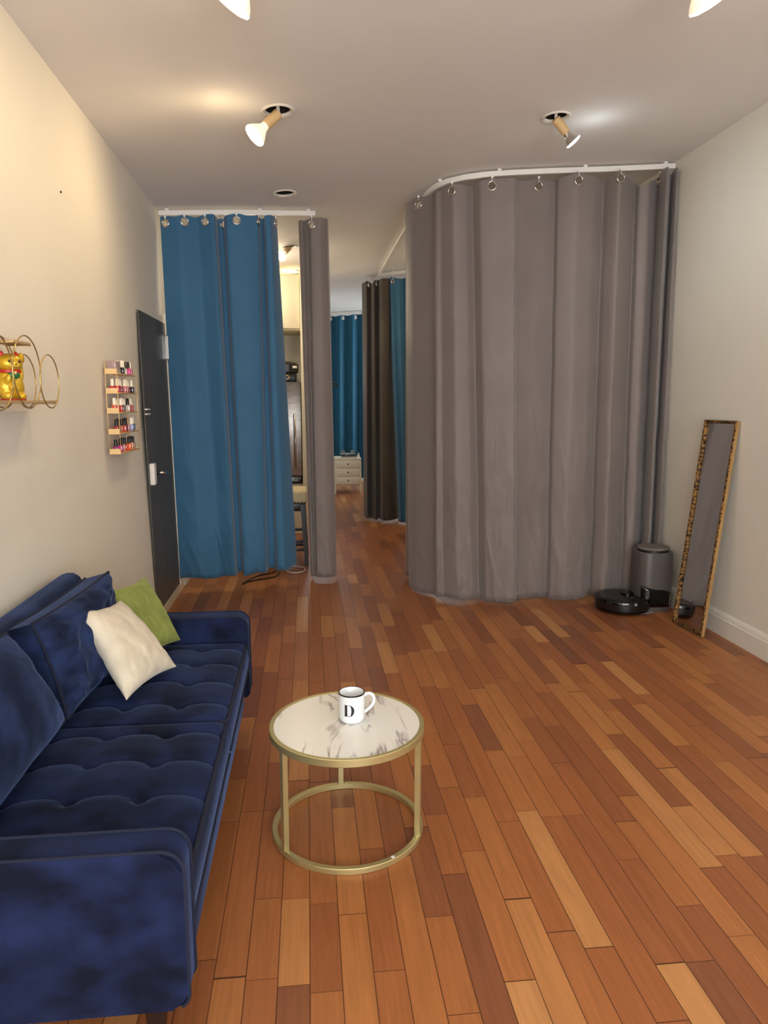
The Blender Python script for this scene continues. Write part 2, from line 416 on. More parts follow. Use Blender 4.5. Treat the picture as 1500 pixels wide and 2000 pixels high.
fixture('ceiling_light', frontL, .058, 'bulb cut off by the top edge, nearest the left wall', G,
        dict(dir=(-.52, .2, -.75), s=1.0, body=m_bulbw, R=.060, L=.085, color=WARM, W=15, spill=(.3, (-.2, 0, -.14))))
fixture('ceiling_light', frontR, .058, 'bulb cut off by the top edge, nearest the right wall', G,
        dict(dir=(.52, .2, -.75), s=1.0, body=m_bulbw, R=.060, L=.085, color=(1, .88, .68), W=11))
fixture('ceiling_light', lightK, .052, 'recessed light with glowing bulb between blue and narrow grey curtains', G,
        dict(dir=(-.34, -.45, -.42), s=.85, body=m_bulbw, R=.046, L=.07, color=WARM, W=12, spill=(.8, (-.1, .3, -.25))))
fixture('ceiling_light', hole, .058, 'empty recessed ceiling can with no bulb above the blue curtain', 'empty ceiling cans')
rc = tag(empty('ceiling_light', lightC), 'round flush downlight glowing above the cream kitchen cabinet', 'ceiling light')
latheobj('trim_ring', [(.072, -.002), (.07, -.01), (.052, -.008), (.05, .0), (.05, .004), (.072, .002)], m_trim, rc, 32, capb=False, capt=False)
ml = mat('downlight_lens', (255, 250, 235), .4); ml.node_tree.nodes['Principled BSDF'].inputs['Emission Color'].default_value = (1, .85, .6, 1)
ml.node_tree.nodes['Principled BSDF'].inputs['Emission Strength'].default_value = 5
latheobj('lens', [(.05, .002), (.01, -.001)], ml, rc, 32, capb=True)
light('kitchen_downlight', 'SPOT', lightC+Vector((0, -.0, -.03)), 10, (1, .85, .6), (0, -.1, -1), spot_size=math.radians(150), spot_blend=.8, shadow_soft_size=.05)

# ------------------------------------------------------------ curtain tracks
def track(path, label, group, brackets=()):
    pts = [Vector((x, y, zc(x)-.027)) for x, y in path]
    root = tag(empty('curtain_track', pts[0]), label, 'curtain track', group); inv = Matrix.Translation(pts[0]).inverted()
    bm = bmesh.new(); prev = None
    for i, p in enumerate(pts):
        a = pts[max(i-1, 0)]; b = pts[min(i+1, len(pts)-1)]; t = (b-a); t.z = 0; t.normalize()
        n = Vector((-t.y, t.x, 0)); ring = [bm.verts.new(p+n*u+Vector((0, 0, w))) for u, w in ((-.009, -.015), (.009, -.015), (.009, .015), (-.009, .015))]
        if prev:
            for k in range(4): bm.faces.new((prev[k], prev[(k+1) % 4], ring[(k+1) % 4], ring[k]))
        else: bm.faces.new(ring)
        prev = ring
    bm.faces.new(prev)
    r = auto(link('rail', bm, m_white, root), 40); r.matrix_parent_inverse = inv
    for bx, by in brackets:
        z = zc(bx)
        o = boxobj('bracket', (bx-.012, bx+.012, by-.014, by+.014, z-.014, z), m_white, root, .002); o.matrix_parent_inverse = inv
    return root
track([(-.955, 5.06), (-.5, 5.13), (0.0, 5.255), (.075, 5.275)], 'straight white ceiling track holding the blue curtain', 'ceiling curtain tracks', ((-.9, 5.065), (-.3, 5.18), (.03, 5.262)))
big = [(2.345, 4.57), (1.9, 4.565), (1.5, 4.545), (1.28, 4.545), (1.12, 4.555), (1.0, 4.59), (.90, 4.66), (.84, 4.76), (.81, 4.90), (.805, 5.1), (.80, 6.2), (.80, 7.2), (.80, 8.6)]
track(big, 'white ceiling track curving round from right wall into the corridor', 'ceiling curtain tracks', ((2.28, 4.57), (1.75, 4.557), (1.2, 4.55), (.86, 4.71), (.80, 5.6), (.80, 6.6), (.80, 7.6)))
track([(.812, 8.0), (1.1, 7.9), (1.7, 7.9)], 'short white ceiling track branching right in the corridor', 'ceiling curtain tracks', ((.95, 7.95),))
track([(.2, 11.35), (.7, 11.35), (1.2, 11.35)], 'white ceiling track over the teal curtain in the far room', 'ceiling curtain tracks', ((.5, 11.35),))

# ------------------------------------------------------------ curtains
def cr(P, t):
    n = len(P); i = min(int(t), n-2); f = t-i
    p0 = P[max(i-1, 0)]; p1 = P[i]; p2 = P[i+1]; p3 = P[min(i+2, n-1)]
    k = .30
    m1 = (p2-p0)*k; m2 = (p3-p1)*k
    L_ = (p2-p1).length+1e-6
    for m_ in (m1, m2):
        if m_.length > L_*1.0: m_ *= L_*1.0/m_.length
    f2 = f*f; f3 = f2*f
    return p1*(2*f3-3*f2+1) + m1*(f3-2*f2+f) + p2*(-2*f3+3*f2) + m2*(f3-f2)
def curtain(name, label, group, ctrl, drop, zbot, m, grom, sag=.03, wr=1.0, gdz=.045, seed=0, hook=True, tagc=False, gr=.0295, dips=None, brk=None):
    """ctrl: (xtop, ytop, xbottom, ybottom); grom: parameters of the eyelets along ctrl; drop: top hem below ceiling"""
    T = [Vector((c[0], c[1], 0)) for c in ctrl]; B = [Vector((c[2], c[3], 0)) for c in ctrl]
    n = len(ctrl)
    # column samples, even in plan length
    ts = []; 
    for i in range(n-1):
        L_ = max((T[i+1]-T[i]).length, (B[i+1]-B[i]).length)
        k = max(3, int(L_/.0075)); ts += [i+j/k for j in range(k)]
    ts.append(n-1.0)
    gs = sorted(grom)
    def sagf(t):
        if not gs: return 0
        lo = max([g for g in gs if g <= t], default=None); hi = min([g for g in gs if g > t], default=None)
        if lo is None: return min((gs[0]-t)*.5, 1)*.35*sag
        if hi is None: return min((t-gs[-1])*.5, 1)*.35*sag
        s = sag
        if dips and lo in dips: s = dips[lo]
        return s*math.sin(PI*(t-lo)/(hi-lo))**1.3
    Tp = [cr(T, t) for t in ts]; Bp = [cr(B, t) for t in ts]
    fr = []
    H_ = 2.5
    for j in range(19): fr.append(j*.0062/H_)
    R = 62
    f0 = fr[-1]
    fr += [f0+(1-f0)*(j/R) for j in range(1, R+1)]
    grid = []
    for f in fr:
        row = []
        for t, a, b in zip(ts, Tp, Bp):
            zt = zc(a.x)-drop-sagf(t); zb = zbot(t/(n-1)) if callable(zbot) else zbot
            z = zt+(zb-zt)*f
            p = a.lerp(b, min(1, f*1.02)); p.z = z
            amp = wr*(.0035+.010*f*f)*min(1, f*6)
            w = noise.noise(Vector((p.x*5+seed, p.y*3, z*3.0)))*1.0 + .5*noise.noise(Vector((p.x*14+seed, z*9, 3.3)))
            q = noise.noise(Vector((p.x*9+z*4+seed, z*2.5, 9.1)))
            w += .9*max(0, .12-abs(q))/.12*f     # thin diagonal creases
            p.y -= amp*w
            row.append(p)
        grid.append(row)
    gc = []
    for g in gs:
        c = cr(T, g); e = cr(T, min(g+.08, n-1))-cr(T, max(g-.08, 0))
        f = gdz/H_
        a = c.lerp(cr(B, g), f)
        gc.append((Vector((a.x, a.y, zc(c.x)-drop-gdz)), e.normalized()))
    bm = bmesh.new()
    V = [[bm.verts.new(p) for p in row] for row in grid]
    rin = gr*.72
    for j in range(len(fr)-1):
        for i in range(len(ts)-1):
            c = (grid[j][i]+grid[j+1][i+1])/2
            if j < 20 and any((c-g).length < rin for g, _ in gc): continue
            bm.faces.new((V[j][i], V[j][i+1], V[j+1][i+1], V[j+1][i]))
    loose = [v for v in bm.verts if not v.link_faces]
    bmesh.ops.delete(bm, geom=loose, context='VERTS')
    o = link(name, bm, m, None, smooth=True)
    tag(o, label, 'curtain', group)
    mod(o, 'SOLIDIFY', thickness=.0025, offset=0)
    for (g, e) in gc:
        nrm = Vector((e.y, -e.x, 0)).normalized()
        latheobj('grommet', [(gr*.70, -.003), (gr*.74, -.0055), (gr*.86, -.0065), (gr, -.003), (gr, .003), (gr*.86, .0065), (gr*.74, .0055), (gr*.70, .003), (gr*.70, -.003)],
                 m_chrome, o, 28, o=g, direction=nrm, capb=False, capt=False, ang=60)
        if hook:
            bm = bmesh.new(); zt = zc(g.x)-.042
            box(bm, g.x-.007, g.x+.007, g.y-.006, g.y+.006, zt-.012, zt)
            tube(bm, [(g.x, g.y, zt-.01), (g.x, g.y-.004, g.z+gr*.9), (g.x+.004, g.y-.009, g.z+gr*.72)], .0022, 6)
            link('hook', bm, m_white, o)
    return o

# blue curtain by the left wall
def ctl(rows, yt, yb, pyt, pyb):
    out = []
    for pt, pb, off in rows:
        a = atY(pt, pyt, 1.0); 
        # iterate: base line depends on x
        Y = yt(0)
        for _ in range(4): a = atY(pt, pyt, Y+off); Y = yt(a.x)
        off = off*1.0
        Yb = yb(0)
        for _ in range(4): b = atY(pb, pyb, Yb+off*1.0); Yb = yb(b.x)
        out.append((a.x, Y+off, b.x, Yb+off*1.0))
    return out
rows = [(313, 352, .02), (348, 392, -.02), (385, 430, .0), (417, 458, -.04), (425, 464, .035), (436, 473, .035), (442, 478, -.03),
        (475, 502, -.035), (503, 518, -.02), (508, 526, .035), (514, 538, .03), (518, 543, -.03), (528, 556, -.035), (534, 570, .0), (540, 580, .04)]
ybl = lambda x: 5.06+.20*(x+.955)
ct = ctl([(a, b, c*1.5) for a, b, c in rows], ybl, ybl, 430, 1120)
curtain('blue_curtain', 'wide blue eyelet curtain hanging beside the left wall door', 'floor length curtains', ct, .042,
        lambda s: .085+.03*s+.008*math.sin(s*40), m_blue, [.35, 1.35, 2.45, 5.0, 6.6, 8.2, 13.5], sag=.012, seed=1.3)
# narrow grey curtain at the end of the same track
rows = [(592, 612, .10), (586, 608, .05), (583, 607, .0), (589, 611, -.03), (594, 614, .0), (599, 616, -.03), (603, 618, -.01), (607, 620, -.05), (625, 640, -.055), (638, 653, -.03), (641, 657, .02), (640, 656, .09)]
ct = ctl(rows, lambda x: 5.30, lambda x: 5.30, 440, 1115)
curtain('grey_curtain', 'narrow bunched grey curtain at the free end of the straight track', 'floor length curtains', ct, .062,
        .030, m_grey, [7.15], sag=.01, seed=4.1)
# large grey curtain on the curved track
rows = [(862, 866, .015), (885, 893, -.005), (908, 922, .02), (923, 936, .045), (938, 950, .0), (975, 975, -.02), (1004, 1004, -.035), (1010, 1009, .0), (1035, 1030, .02),
        (1062, 1055, .03), (1085, 1068, .035), (1092, 1075, .0), (1128, 1105, -.03), (1160, 1135, -.01), (1178, 1150, .04), (1190, 1158, .01), (1212, 1180, -.03),
        (1240, 1210, .035), (1250, 1218, .0), (1270, 1234, -.01), (1286, 1247, .06), (1294, 1254, -.02), (1304, 1263, -.06), (1310, 1267, .05), (1316, 1273, -.02), (1322, 1284, -.05), (1325, 1290, .02)]
ybig = lambda x: 4.555 + max(0, 1.12-x)**2*1.6
ybigb = lambda x: 4.545 + max(0, 1.15-x)**2*1.6 - max(0, x-2.0)*.08
ct = ctl([(a, b, c*1.55) for a, b, c in rows], ybig, ybigb, 350, 1150)
ct = [(.835, 5.45, .84, 5.50), (.76, 5.30, .78, 5.35), (.715, 5.24, .73, 5.25), (.745, 5.14, .76, 5.12), (.69, 5.03, .715, 5.0), (.72, 4.93, .75, 4.88), (.84, 4.80, .86, 4.74), (.835, 4.70, .862, 4.66)] + ct
k0 = 8
curtain('grey_curtain', 'big grey eyelet curtain curving round beside the right wall', 'floor length curtains', ct, .055,
        lambda s: .016 + (.012 if s < .12 else 0) + .006*math.sin(s*31), m_grey,
        [5.3, k0+.85, k0+4.6, k0+8.6, k0+12.1, k0+16.0, k0+20.3], sag=.016, seed=8.8, gr=.031, dips={k0+12.1: .03, k0+16.0: .085}, wr=1.2)
# dark grey-brown and blue curtains in the corridor
rows = [(707, 711, .25), (716, 718, .10), (724, 724, .16), (730, 735, .02), (738, 741, .10), (746, 748, -.05), (757, 760, -.06), (763, 772, .02), (768, 778, .10)]
ct = ctl(rows, lambda x: 7.95, lambda x: 7.85, 570, 1010)
curtain('dark_grey_curtain', 'dark brownish grey curtain hanging in the corridor beyond the opening', 'corridor curtains', ct, .075, .022, m_brown, [1.5, 3.6], sag=.03, seed=2.2)
rows = [(758, 778, .06), (763, 783, -.02), (770, 788, -.0), (779, 793, -.03), (788, 799, .03), (800, 812, -.02), (815, 824, .03)]
ct = ctl(rows, lambda x: 7.92, lambda x: 7.70, 550, 1010)
curtain('blue_curtain', 'strip of blue curtain between the dark and the big grey curtain', 'corridor curtains', ct, .075, .018, m_blue, [1.6, 5.0], sag=.02, seed=5.2)
rows = [(630, 630, .0), (640, 640, -.05), (652, 652, .05), (664, 664, -.05), (677, 677, .05), (689, 689, -.05), (701, 701, .05), (714, 714, -.05), (727, 727, .05), (740, 740, -.03)]
ct = ctl(rows, lambda x: 11.35, lambda x: 11.35, 620, 930)
curtain('teal_curtain', 'teal blue curtain across the far room behind the white drawers', 'corridor curtains', ct, .055, .12, m_teal, [1.5, 3.5, 5.5], sag=.01, seed=6.6, gr=.04)

# ------------------------------------------------------------ sofa
sofa = tag(empty('sofa', (-.6, 2.08, 0)), 'navy velvet two seat sofa with tufted seat against left wall', 'sofa')
sinv = Matrix.Translation(sofa.location).inverted()
def sp(o): o.matrix_parent_inverse = sinv; return o
XF, XB = -.262, -.925
def rrect(x0, x1, z0, z1, rs, n=6):
    out = []
    cs = [((x1, z0), rs[0], -90), ((x1, z1), rs[1], 0), ((x0, z1), rs[2], 90), ((x0, z0), rs[3], 180)]
    for (cx_, cz_), r, a0 in cs:
        sx = 1 if cx_ == x1 else -1; sz = 1 if cz_ == z1 else -1
        for k in range(n+1):
            a = math.radians(a0+90*k/n); out.append((cx_-sx*r+r*math.cos(a), cz_-sz*r+r*math.sin(a)))
    return out
def arm(y0, y1):
    pr = rrect(XB, XF+.01, .160, .50, (.03, .045, .02, .02))
    bm = bmesh.new(); prism(bm, pr, y0, y1)
    es = [e for e in bm.edges if abs(e.verts[0].co.y-e.verts[1].co.y) < 1e-6]
    bmesh.ops.bevel(bm, geom=es, offset=.008, segments=2, affect='EDGES')
    o = sp(auto(link('arm', bm, m_velvet, sofa), 40))
    top = pr[4:21]
    for yy in (y0+.004, y1-.004):
        pts = [(x*1.0+.002, yy, z+.001) for x, z in pr[2:21]]
        q = tubeobj('piping', pts, .0036, m_piping, o, 8); q.matrix_parent_inverse = Matrix.Identity(4)
    return o
# arms are parented with an inverse, so piping inherits their frame
arm(1.268, 1.352); arm(2.762, 2.85)
bm = bmesh.new(); box(bm, -.90, XF-.012, 1.352, 2.762, .12, .285, bev=.01); sp(auto(link('base', bm, m_velvet, sofa), 40))
bm = bmesh.new(); prism(bm, rrect(-.93, -.845, .25, .715, (.01, .03, .025, .01)), 1.352, 2.69)
es = [e for e in bm.edges if abs(e.verts[0].co.y-e.verts[1].co.y) < 1e-6]
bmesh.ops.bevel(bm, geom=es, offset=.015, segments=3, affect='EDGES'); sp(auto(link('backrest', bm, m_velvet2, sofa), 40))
for x in (-.86, -.33):
    for y in (1.33, 2.78):
        bm = bmesh.new(); lathe(bm, [(.014, 0), (.024, .125)], 16, Vector((x, y, 0))); sp(auto(link('leg', bm, m_darkwood, sofa)))
def seat(y0, y1):
    x0, x1 = -.86, XF+.004; z0, z1 = .285, .405
    nx, ny = 90, 96; rr = .035
    bx = [x0+(x1-x0)*f for f in (.20, .47, .74)]; by = [y0+(y1-y0)*f for f in (.14, .38, .62, .86)]
    def topz(x, y):
        ex = min(x-x0, x1-x)/rr; ey = min(y-y0, y1-y)/rr
        e = min(ex, 1); g = min(ey, 1)
        edge = math.sqrt(max(0, 1-(1-e)**2))*math.sqrt(max(0, 1-(1-g)**2))
        z = z1 - .03*(1-edge)
        fx = (x-x0)/(x1-x0); fy = (y-y0)/(y1-y0)
        z += .016*math.sin(PI*fx)*math.sin(PI*fy)
        for b_ in by:                       # seams run back to front and sag at buttons
            near = min(abs(x-q) for q in bx)
            yy = b_ + .030*abs(math.sin(PI*(x-bx[0])/(bx[1]-bx[0])))**.8
            z -= .0085*math.exp(-((y-yy)/.0055)**2)*min(1, edge)
            z -= .008*math.exp(-((y-yy)/.028)**2)*edge
            for q in bx: z -= .013*math.exp(-((x-q)**2+(y-b_)**2)/(.019**2))
        return z
    bm = bmesh.new(); g = [[bm.verts.new((x0+(x1-x0)*i/nx, y0+(y1-y0)*j/ny, topz(x0+(x1-x0)*i/nx, y0+(y1-y0)*j/ny))) for i in range(nx+1)] for j in range(ny+1)]
    for j in range(ny):
        for i in range(nx): bm.faces.new((g[j][i], g[j][i+1], g[j+1][i+1], g[j+1][i]))
    per = [g[0][i] for i in range(nx)]+[g[j][nx] for j in range(ny)]+[g[ny][i] for i in range(nx, 0, -1)]+[g[j][0] for j in range(ny, 0, -1)]
    cx_, cy_ = (x0+x1)/2, (y0+y1)/2
    prev = per
    for z, gsz in ((.37, .004), (.33, .009), (.30, .006), (.285, 0)):
        cur = [bm.verts.new((v.co.x+gsz*(1 if v.co.x > cx_ else -1)*(abs(v.co.x-cx_) > (x1-x0)/2-.004), v.co.y+gsz*.3*(1 if v.co.y > cy_ else -1)*(abs(v.co.y-cy_) > (y1-y0)/2-.004), z)) for v in per]
        for k in range(len(per)): bm.faces.new((prev[k], prev[(k+1) % len(per)], cur[(k+1) % len(per)], cur[k]))
        prev = cur
    bm.faces.new(prev)
    o = sp(link('seat_cushion', bm, m_velvet, sofa, smooth=True))
    r = .03; pts = []
    for cx2, cy2, a0 in ((x1-r, y0+r, -90), (x1-r, y1-r, 0), (x0+r, y1-r, 90), (x0+r, y0+r, 180)):
        for k in range(7):
            a = math.radians(a0+15*k); pts.append((cx2+(r+.001)*math.cos(a), cy2+(r+.001)*math.sin(a), .387))
    full = []
    for i, p in enumerate(pts):
        q = pts[(i+1) % len(pts)]; L_ = (Vector(q)-Vector(p)).length; k = max(1, int(L_/.03))
        full += [tuple(Vector(p).lerp(Vector(q), j/k)) for j in range(k)]
    tubeobj('piping', full, .0055, m_piping, o, 8, closed=True)
    tubeobj('piping', [(x1+.006, y0+.012+(y1-y0-.024)*k/10, .293) for k in range(11)], .005, m_piping, o, 8)
seat(1.356, 2.057); seat(2.061, 2.758)

def pillow(name, c, thick, m, label=None, cat='pillow', group=None, parent=None, n=40, edge=.06, pw=2.6, wrk=.006, seed=0, piping=None, gusset=0.0):
    """c: four corners bottom-left, bottom-right, top-right, top-left"""
    c = [Vector(p) for p in c]; ctr = sum(c, Vector())/4
    nrm = ((c[1]-c[0]).cross(c[3]-c[0])).normalized()
    bm = bmesh.new(); sides = []
    for s in (1, -1):
        g = []
        for j in range(n+1):
            row = []
            for i in range(n+1):
                u, v = i/n, j/n
                # denser towards borders
                u = .5-.5*math.cos(PI*u); v = .5-.5*math.cos(PI*v)
                p = c[0]*(1-u)*(1-v)+c[1]*u*(1-v)+c[2]*u*v+c[3]*(1-u)*v
                a = 1-abs(2*u-1)**pw; b = 1-abs(2*v-1)**pw
                h = (max(a, 0)*max(b, 0))**.55
                # sides bow inwards between the corners
                ku = (4*v*(1-v)); kv = (4*u*(1-u))
                p += (c[1]-c[0]).lerp(c[2]-c[3], v)*(edge*ku*(.5-u)*2*abs(2*u-1)**3*.5)
                p += (c[3]-c[0]).lerp(c[2]-c[1], u)*(edge*kv*(.5-v)*2*abs(2*v-1)**3*.5)
                w = noise.noise(Vector((u*5+seed, v*5, s*3.0)))+.6*noise.noise(Vector((u*13+seed, v*6, s*1.0)))
                cr_ = (abs(2*u-1)*abs(2*v-1))**.5
                w += 1.2*noise.noise(Vector(((u+v)*9+seed, (u-v)*2, s*2.0)))*cr_
                w -= 1.6*max(0, .1-abs(noise.noise(Vector((u*3+v*2+seed, v*4.5-u*2, 5.0+s)))))/.1*.5
                p += nrm*s*(thick/2*h+gusset/2+wrk*w*min(1, h*2))
                row.append(p)
            g.append(row)
        sides.append(g)
    A = [[bm.verts.new(p) for p in r] for r in sides[0]]
    Bv = [[(A[j][i] if (gusset == 0 and (i in (0, n) or j in (0, n))) else bm.verts.new(sides[1][j][i])) for i in range(n+1)] for j in range(n+1)]
    for g in (A, Bv):
        for j in range(n):
            for i in range(n): bm.faces.new((g[j][i], g[j][i+1], g[j+1][i+1], g[j+1][i]))
    bord = [(0, i) for i in range(n)]+[(j, n) for j in range(n)]+[(n, i) for i in range(n, 0, -1)]+[(j, 0) for j in range(n, 0, -1)]
    if gusset:
        for k in range(len(bord)):
            (j0, i0), (j1, i1) = bord[k], bord[(k+1) % len(bord)]
            bm.faces.new((A[j0][i0], A[j1][i1], Bv[j1][i1], Bv[j0][i0]))
    ptsA = [A[j][i].co.copy() for j, i in bord]; ptsB = [Bv[j][i].co.copy() for j, i in bord]
    o = link(name, bm, m, parent, smooth=True)
    if label: tag(o, label, cat, group)
    mod(o, 'SUBSURF', levels=1, render_levels=1)
    if piping:
        for pts in ([ptsA, ptsB] if gusset else [ptsA]): tubeobj('piping', pts, piping, m_piping, o, 8, closed=True)
    return o
# two big back cushions
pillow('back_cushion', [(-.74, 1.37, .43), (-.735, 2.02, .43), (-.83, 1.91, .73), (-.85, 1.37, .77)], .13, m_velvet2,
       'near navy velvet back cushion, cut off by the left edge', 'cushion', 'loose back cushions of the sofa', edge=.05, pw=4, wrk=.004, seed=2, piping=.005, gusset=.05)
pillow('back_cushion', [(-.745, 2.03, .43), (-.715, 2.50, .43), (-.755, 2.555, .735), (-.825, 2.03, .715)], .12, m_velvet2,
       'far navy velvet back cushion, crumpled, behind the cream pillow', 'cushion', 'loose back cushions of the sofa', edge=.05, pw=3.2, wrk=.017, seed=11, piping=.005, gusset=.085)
pillow('throw_pillow', [atZ(247, 1368, .435), atZ(345, 1302, .44), atY(235, 1172, 2.53), atY(152, 1193, 2.22)], .115, m_whitepillow,
       'cream white throw pillow leaning on the navy sofa in front', 'pillow', edge=.10, wrk=.005, seed=21)
pillow('throw_pillow', [(-.60, 2.44, .44), atZ(353, 1250, .45), atY(283, 1127, 2.80), atY(201, 1155, 2.56)], .10, m_green,
       'olive green velvet throw pillow behind the cream one', 'pillow', edge=.10, wrk=.006, seed=31)

# ------------------------------------------------------------ side table and mug
TC = Vector((.107, 2.095, 0))
tb = tag(empty('side_table', TC), 'round side table with white marble top and brushed gold frame', 'table')
def annulus(name, ri, ro, z0, z1, m, parent, bev=.002):
    return latheobj(name, [(ri, z0+bev), (ri+bev, z0), (ro-bev, z0), (ro, z0+bev), (ro, z1-bev), (ro-bev, z1), (ri+bev, z1), (ri, z1-bev), (ri, z0+bev)], m, parent, 96, capb=False, capt=False, ang=30)
m_marble = mat('white_marble', (236, 230, 216), .25); N, L, b = nodes(m_marble)
t_ = N.new('ShaderNodeTexCoord'); mp = N.new('ShaderNodeMapping'); mp.inputs['Rotation'].default_value = (0, 0, .55); mp.inputs['Scale'].default_value = (9, 2.6, 1); mp.inputs['Location'].default_value = (.35, .4, 0)
n1 = N.new('ShaderNodeTexNoise'); n1.inputs['Scale'].default_value = 1.1; n1.inputs['Detail'].default_value = 7; n1.inputs['Distortion'].default_value = 1.0
n2 = N.new('ShaderNodeTexNoise'); n2.inputs['Scale'].default_value = 1.3; n2.inputs['Detail'].default_value = 1
sb = N.new('ShaderNodeMath'); sb.operation = 'SUBTRACT'; sb.inputs[1].default_value = .5
ab = N.new('ShaderNodeMath'); ab.operation = 'ABSOLUTE'
r1 = N.new('ShaderNodeMapRange'); r1.inputs[1].default_value = 0; r1.inputs[2].default_value = .035; r1.inputs[3].default_value = 1; r1.inputs[4].default_value = 0
r2 = N.new('ShaderNodeMapRange'); r2.inputs[1].default_value = .45; r2.inputs[2].default_value = .56
mm = N.new('ShaderNodeMath'); mm.operation = 'MULTIPLY'
mx = N.new('ShaderNodeMix'); mx.data_type = 'RGBA'; mx.inputs['A'].default_value = lin((232, 230, 222)); mx.inputs['B'].default_value = lin((150, 140, 138))
L.new(t_.outputs['Object'], mp.inputs[0]); L.new(mp.outputs[0], n1.inputs['Vector']); L.new(mp.outputs[0], n2.inputs['Vector'])
L.new(n1.outputs['Fac'], sb.inputs[0]); L.new(sb.outputs[0], ab.inputs[0]); L.new(ab.outputs[0], r1.inputs[0]); L.new(n2.outputs['Fac'], r2.inputs[0])
L.new(r1.outputs[0], mm.inputs[0]); L.new(r2.outputs[0], mm.inputs[1]); L.new(mm.outputs[0], mx.inputs['Factor']); L.new(mx.outputs['Result'], b.inputs['Base Color'])
latheobj('tabletop', [(.225, .340), (.2285, .342), (.2285, .3525), (.227, .354)], m_marble, tb, 96, ang=30)
annulus('top_rim', .2275, .2415, .332, .3560, m_gold, tb)
annulus('base_ring', .222, .240, 0, .019, m_gold, tb)
m_screw = mat('screw_steel', (210, 205, 190), .3, 1)
for a in (math.atan2(-.122, -.19), math.atan2(-.095, .222), math.atan2(.24, -.012)):
    c = Vector((math.cos(a), math.sin(a), 0)); s = Vector((-c.y, c.x, 0)); R_ = .2305
    bm = bmesh.new(); w = .0085
    v = []
    for z in (.010, .340):
        for du, dv in ((-w, -w), (w, -w), (w, w), (-w, w)): v.append(c*(R_+du)+s*dv+Vector((0, 0, z)))
    hexa(bm, v[:4]+v[4:]); 
    leg = link('leg', bm, m_gold, tb)
    for sg in (-1, 1):
        a2 = a+sg*.075; p_ = Vector((math.cos(a2), math.sin(a2), 0))*.231+Vector((0, 0, .0185))
        latheobj('screw', [(.005, 0), (.005, .0018), (.003, .003)], m_screw, leg, 12, o=p_)
a2 = math.radians(-58)
latheobj('foot_pad', [(.006, 0), (.006, .001), (.004, .0016)], m_white, tb, 12, o=(math.cos(a2)*.231, math.sin(a2)*.231, .0185))
MP = Vector((.1235, 2.112, .354))
m_cer = mat('white_glaze', (228, 231, 232), .12)
mug = tag(empty('mug', MP), 'white mug with black rim and black letter D on marble table', 'mug')
latheobj('cup', [(.030, .0), (.034, .001), (.0385, .006), (.0405, .014), (.0410, .092), (.0405, .0935), (.0385, .0935), (.0375, .092), (.0370, .015), (.033, .008), (.001, .007)], m_cer, mug, 56, capt=False, ang=50)
latheobj('rim_band', [(.0413, .0905), (.0413, .0938), (.0398, .0948), (.0380, .0940)], m_gloss, mug, 56, capb=False, capt=False, ang=50)
ha = math.radians(6); hx = Vector((math.cos(ha), math.sin(ha), 0))
hp = [hx*x+Vector((0, 0, z)) for x, z in ((.039, .078), (.048, .083), (.058, .083), (.067, .077), (.0715, .066), (.070, .053), (.063, .041), (.052, .031), (.039, .022))]
hh = []
for i in range(len(hp)-1):
    for k in range(4): hh.append(cr([Vector(q) for q in hp], i+k/4))
hh.append(hp[-1])
tubeobj('handle', hh, .0052, m_cer, mug, 10)
# letter D, built as didone shapes wrapped on the cup
def dshape():
    out = []
    st = [(-.0115, -.0150), (-.0105, -.0150), (-.0105, .0150), (-.0115, .0150)]
    polys = []
    polys.append([(-.0108, -.0150), (-.0046, -.0150), (-.0046, .0150), (-.0108, .0150)])      # thick stem
    polys.append([(-.0125, .0141), (.0020, .0141), (.0020, .0150), (-.0125, .0150)])
    polys.append([(-.0125, -.0150), (.0020, -.0150), (.0020, -.0141), (-.0125, -.0141)])
    return polys
bm = bmesh.new(); aD = math.radians(-105); RD = .0414
def wrap(x, z, r=RD):
    x *= 1.3; z *= 1.22
    return Vector((r*math.cos(aD+x/RD), r*math.sin(aD+x/RD), z+.047))
def fillgrid(f, nu, nv):
    V = [[bm.verts.new(wrap(*f(i/nu, j/nv))) for i in range(nu+1)] for j in range(nv+1)]
    for j in range(nv):
        for i in range(nu): bm.faces.new((V[j][i], V[j][i+1], V[j+1][i+1], V[j+1][i]))
for pl in dshape():
    (x0, z0), (x1, _), (_, z1), _ = pl
    fillgrid(lambda u, v, x0=x0, x1=x1, z0=z0, z1=z1: (x0+(x1-x0)*u, z0+(z1-z0)*v), 8, 2)
def bowl(u, v):
    a = -PI/2+PI*u
    o_ = (.0010+.0115*math.cos(a), .0150*math.sin(a)); i_ = (.0010+.0045*math.cos(a), .0141*math.sin(a))
    return (i_[0]+(o_[0]-i_[0])*v, i_[1]+(o_[1]-i_[1])*v)
fillgrid(bowl, 30, 2)
o = link('letter', bm, m_gloss, mug); mod(o, 'SOLIDIFY', thickness=.0004, offset=0); tag(o, 'black serif capital letter D')

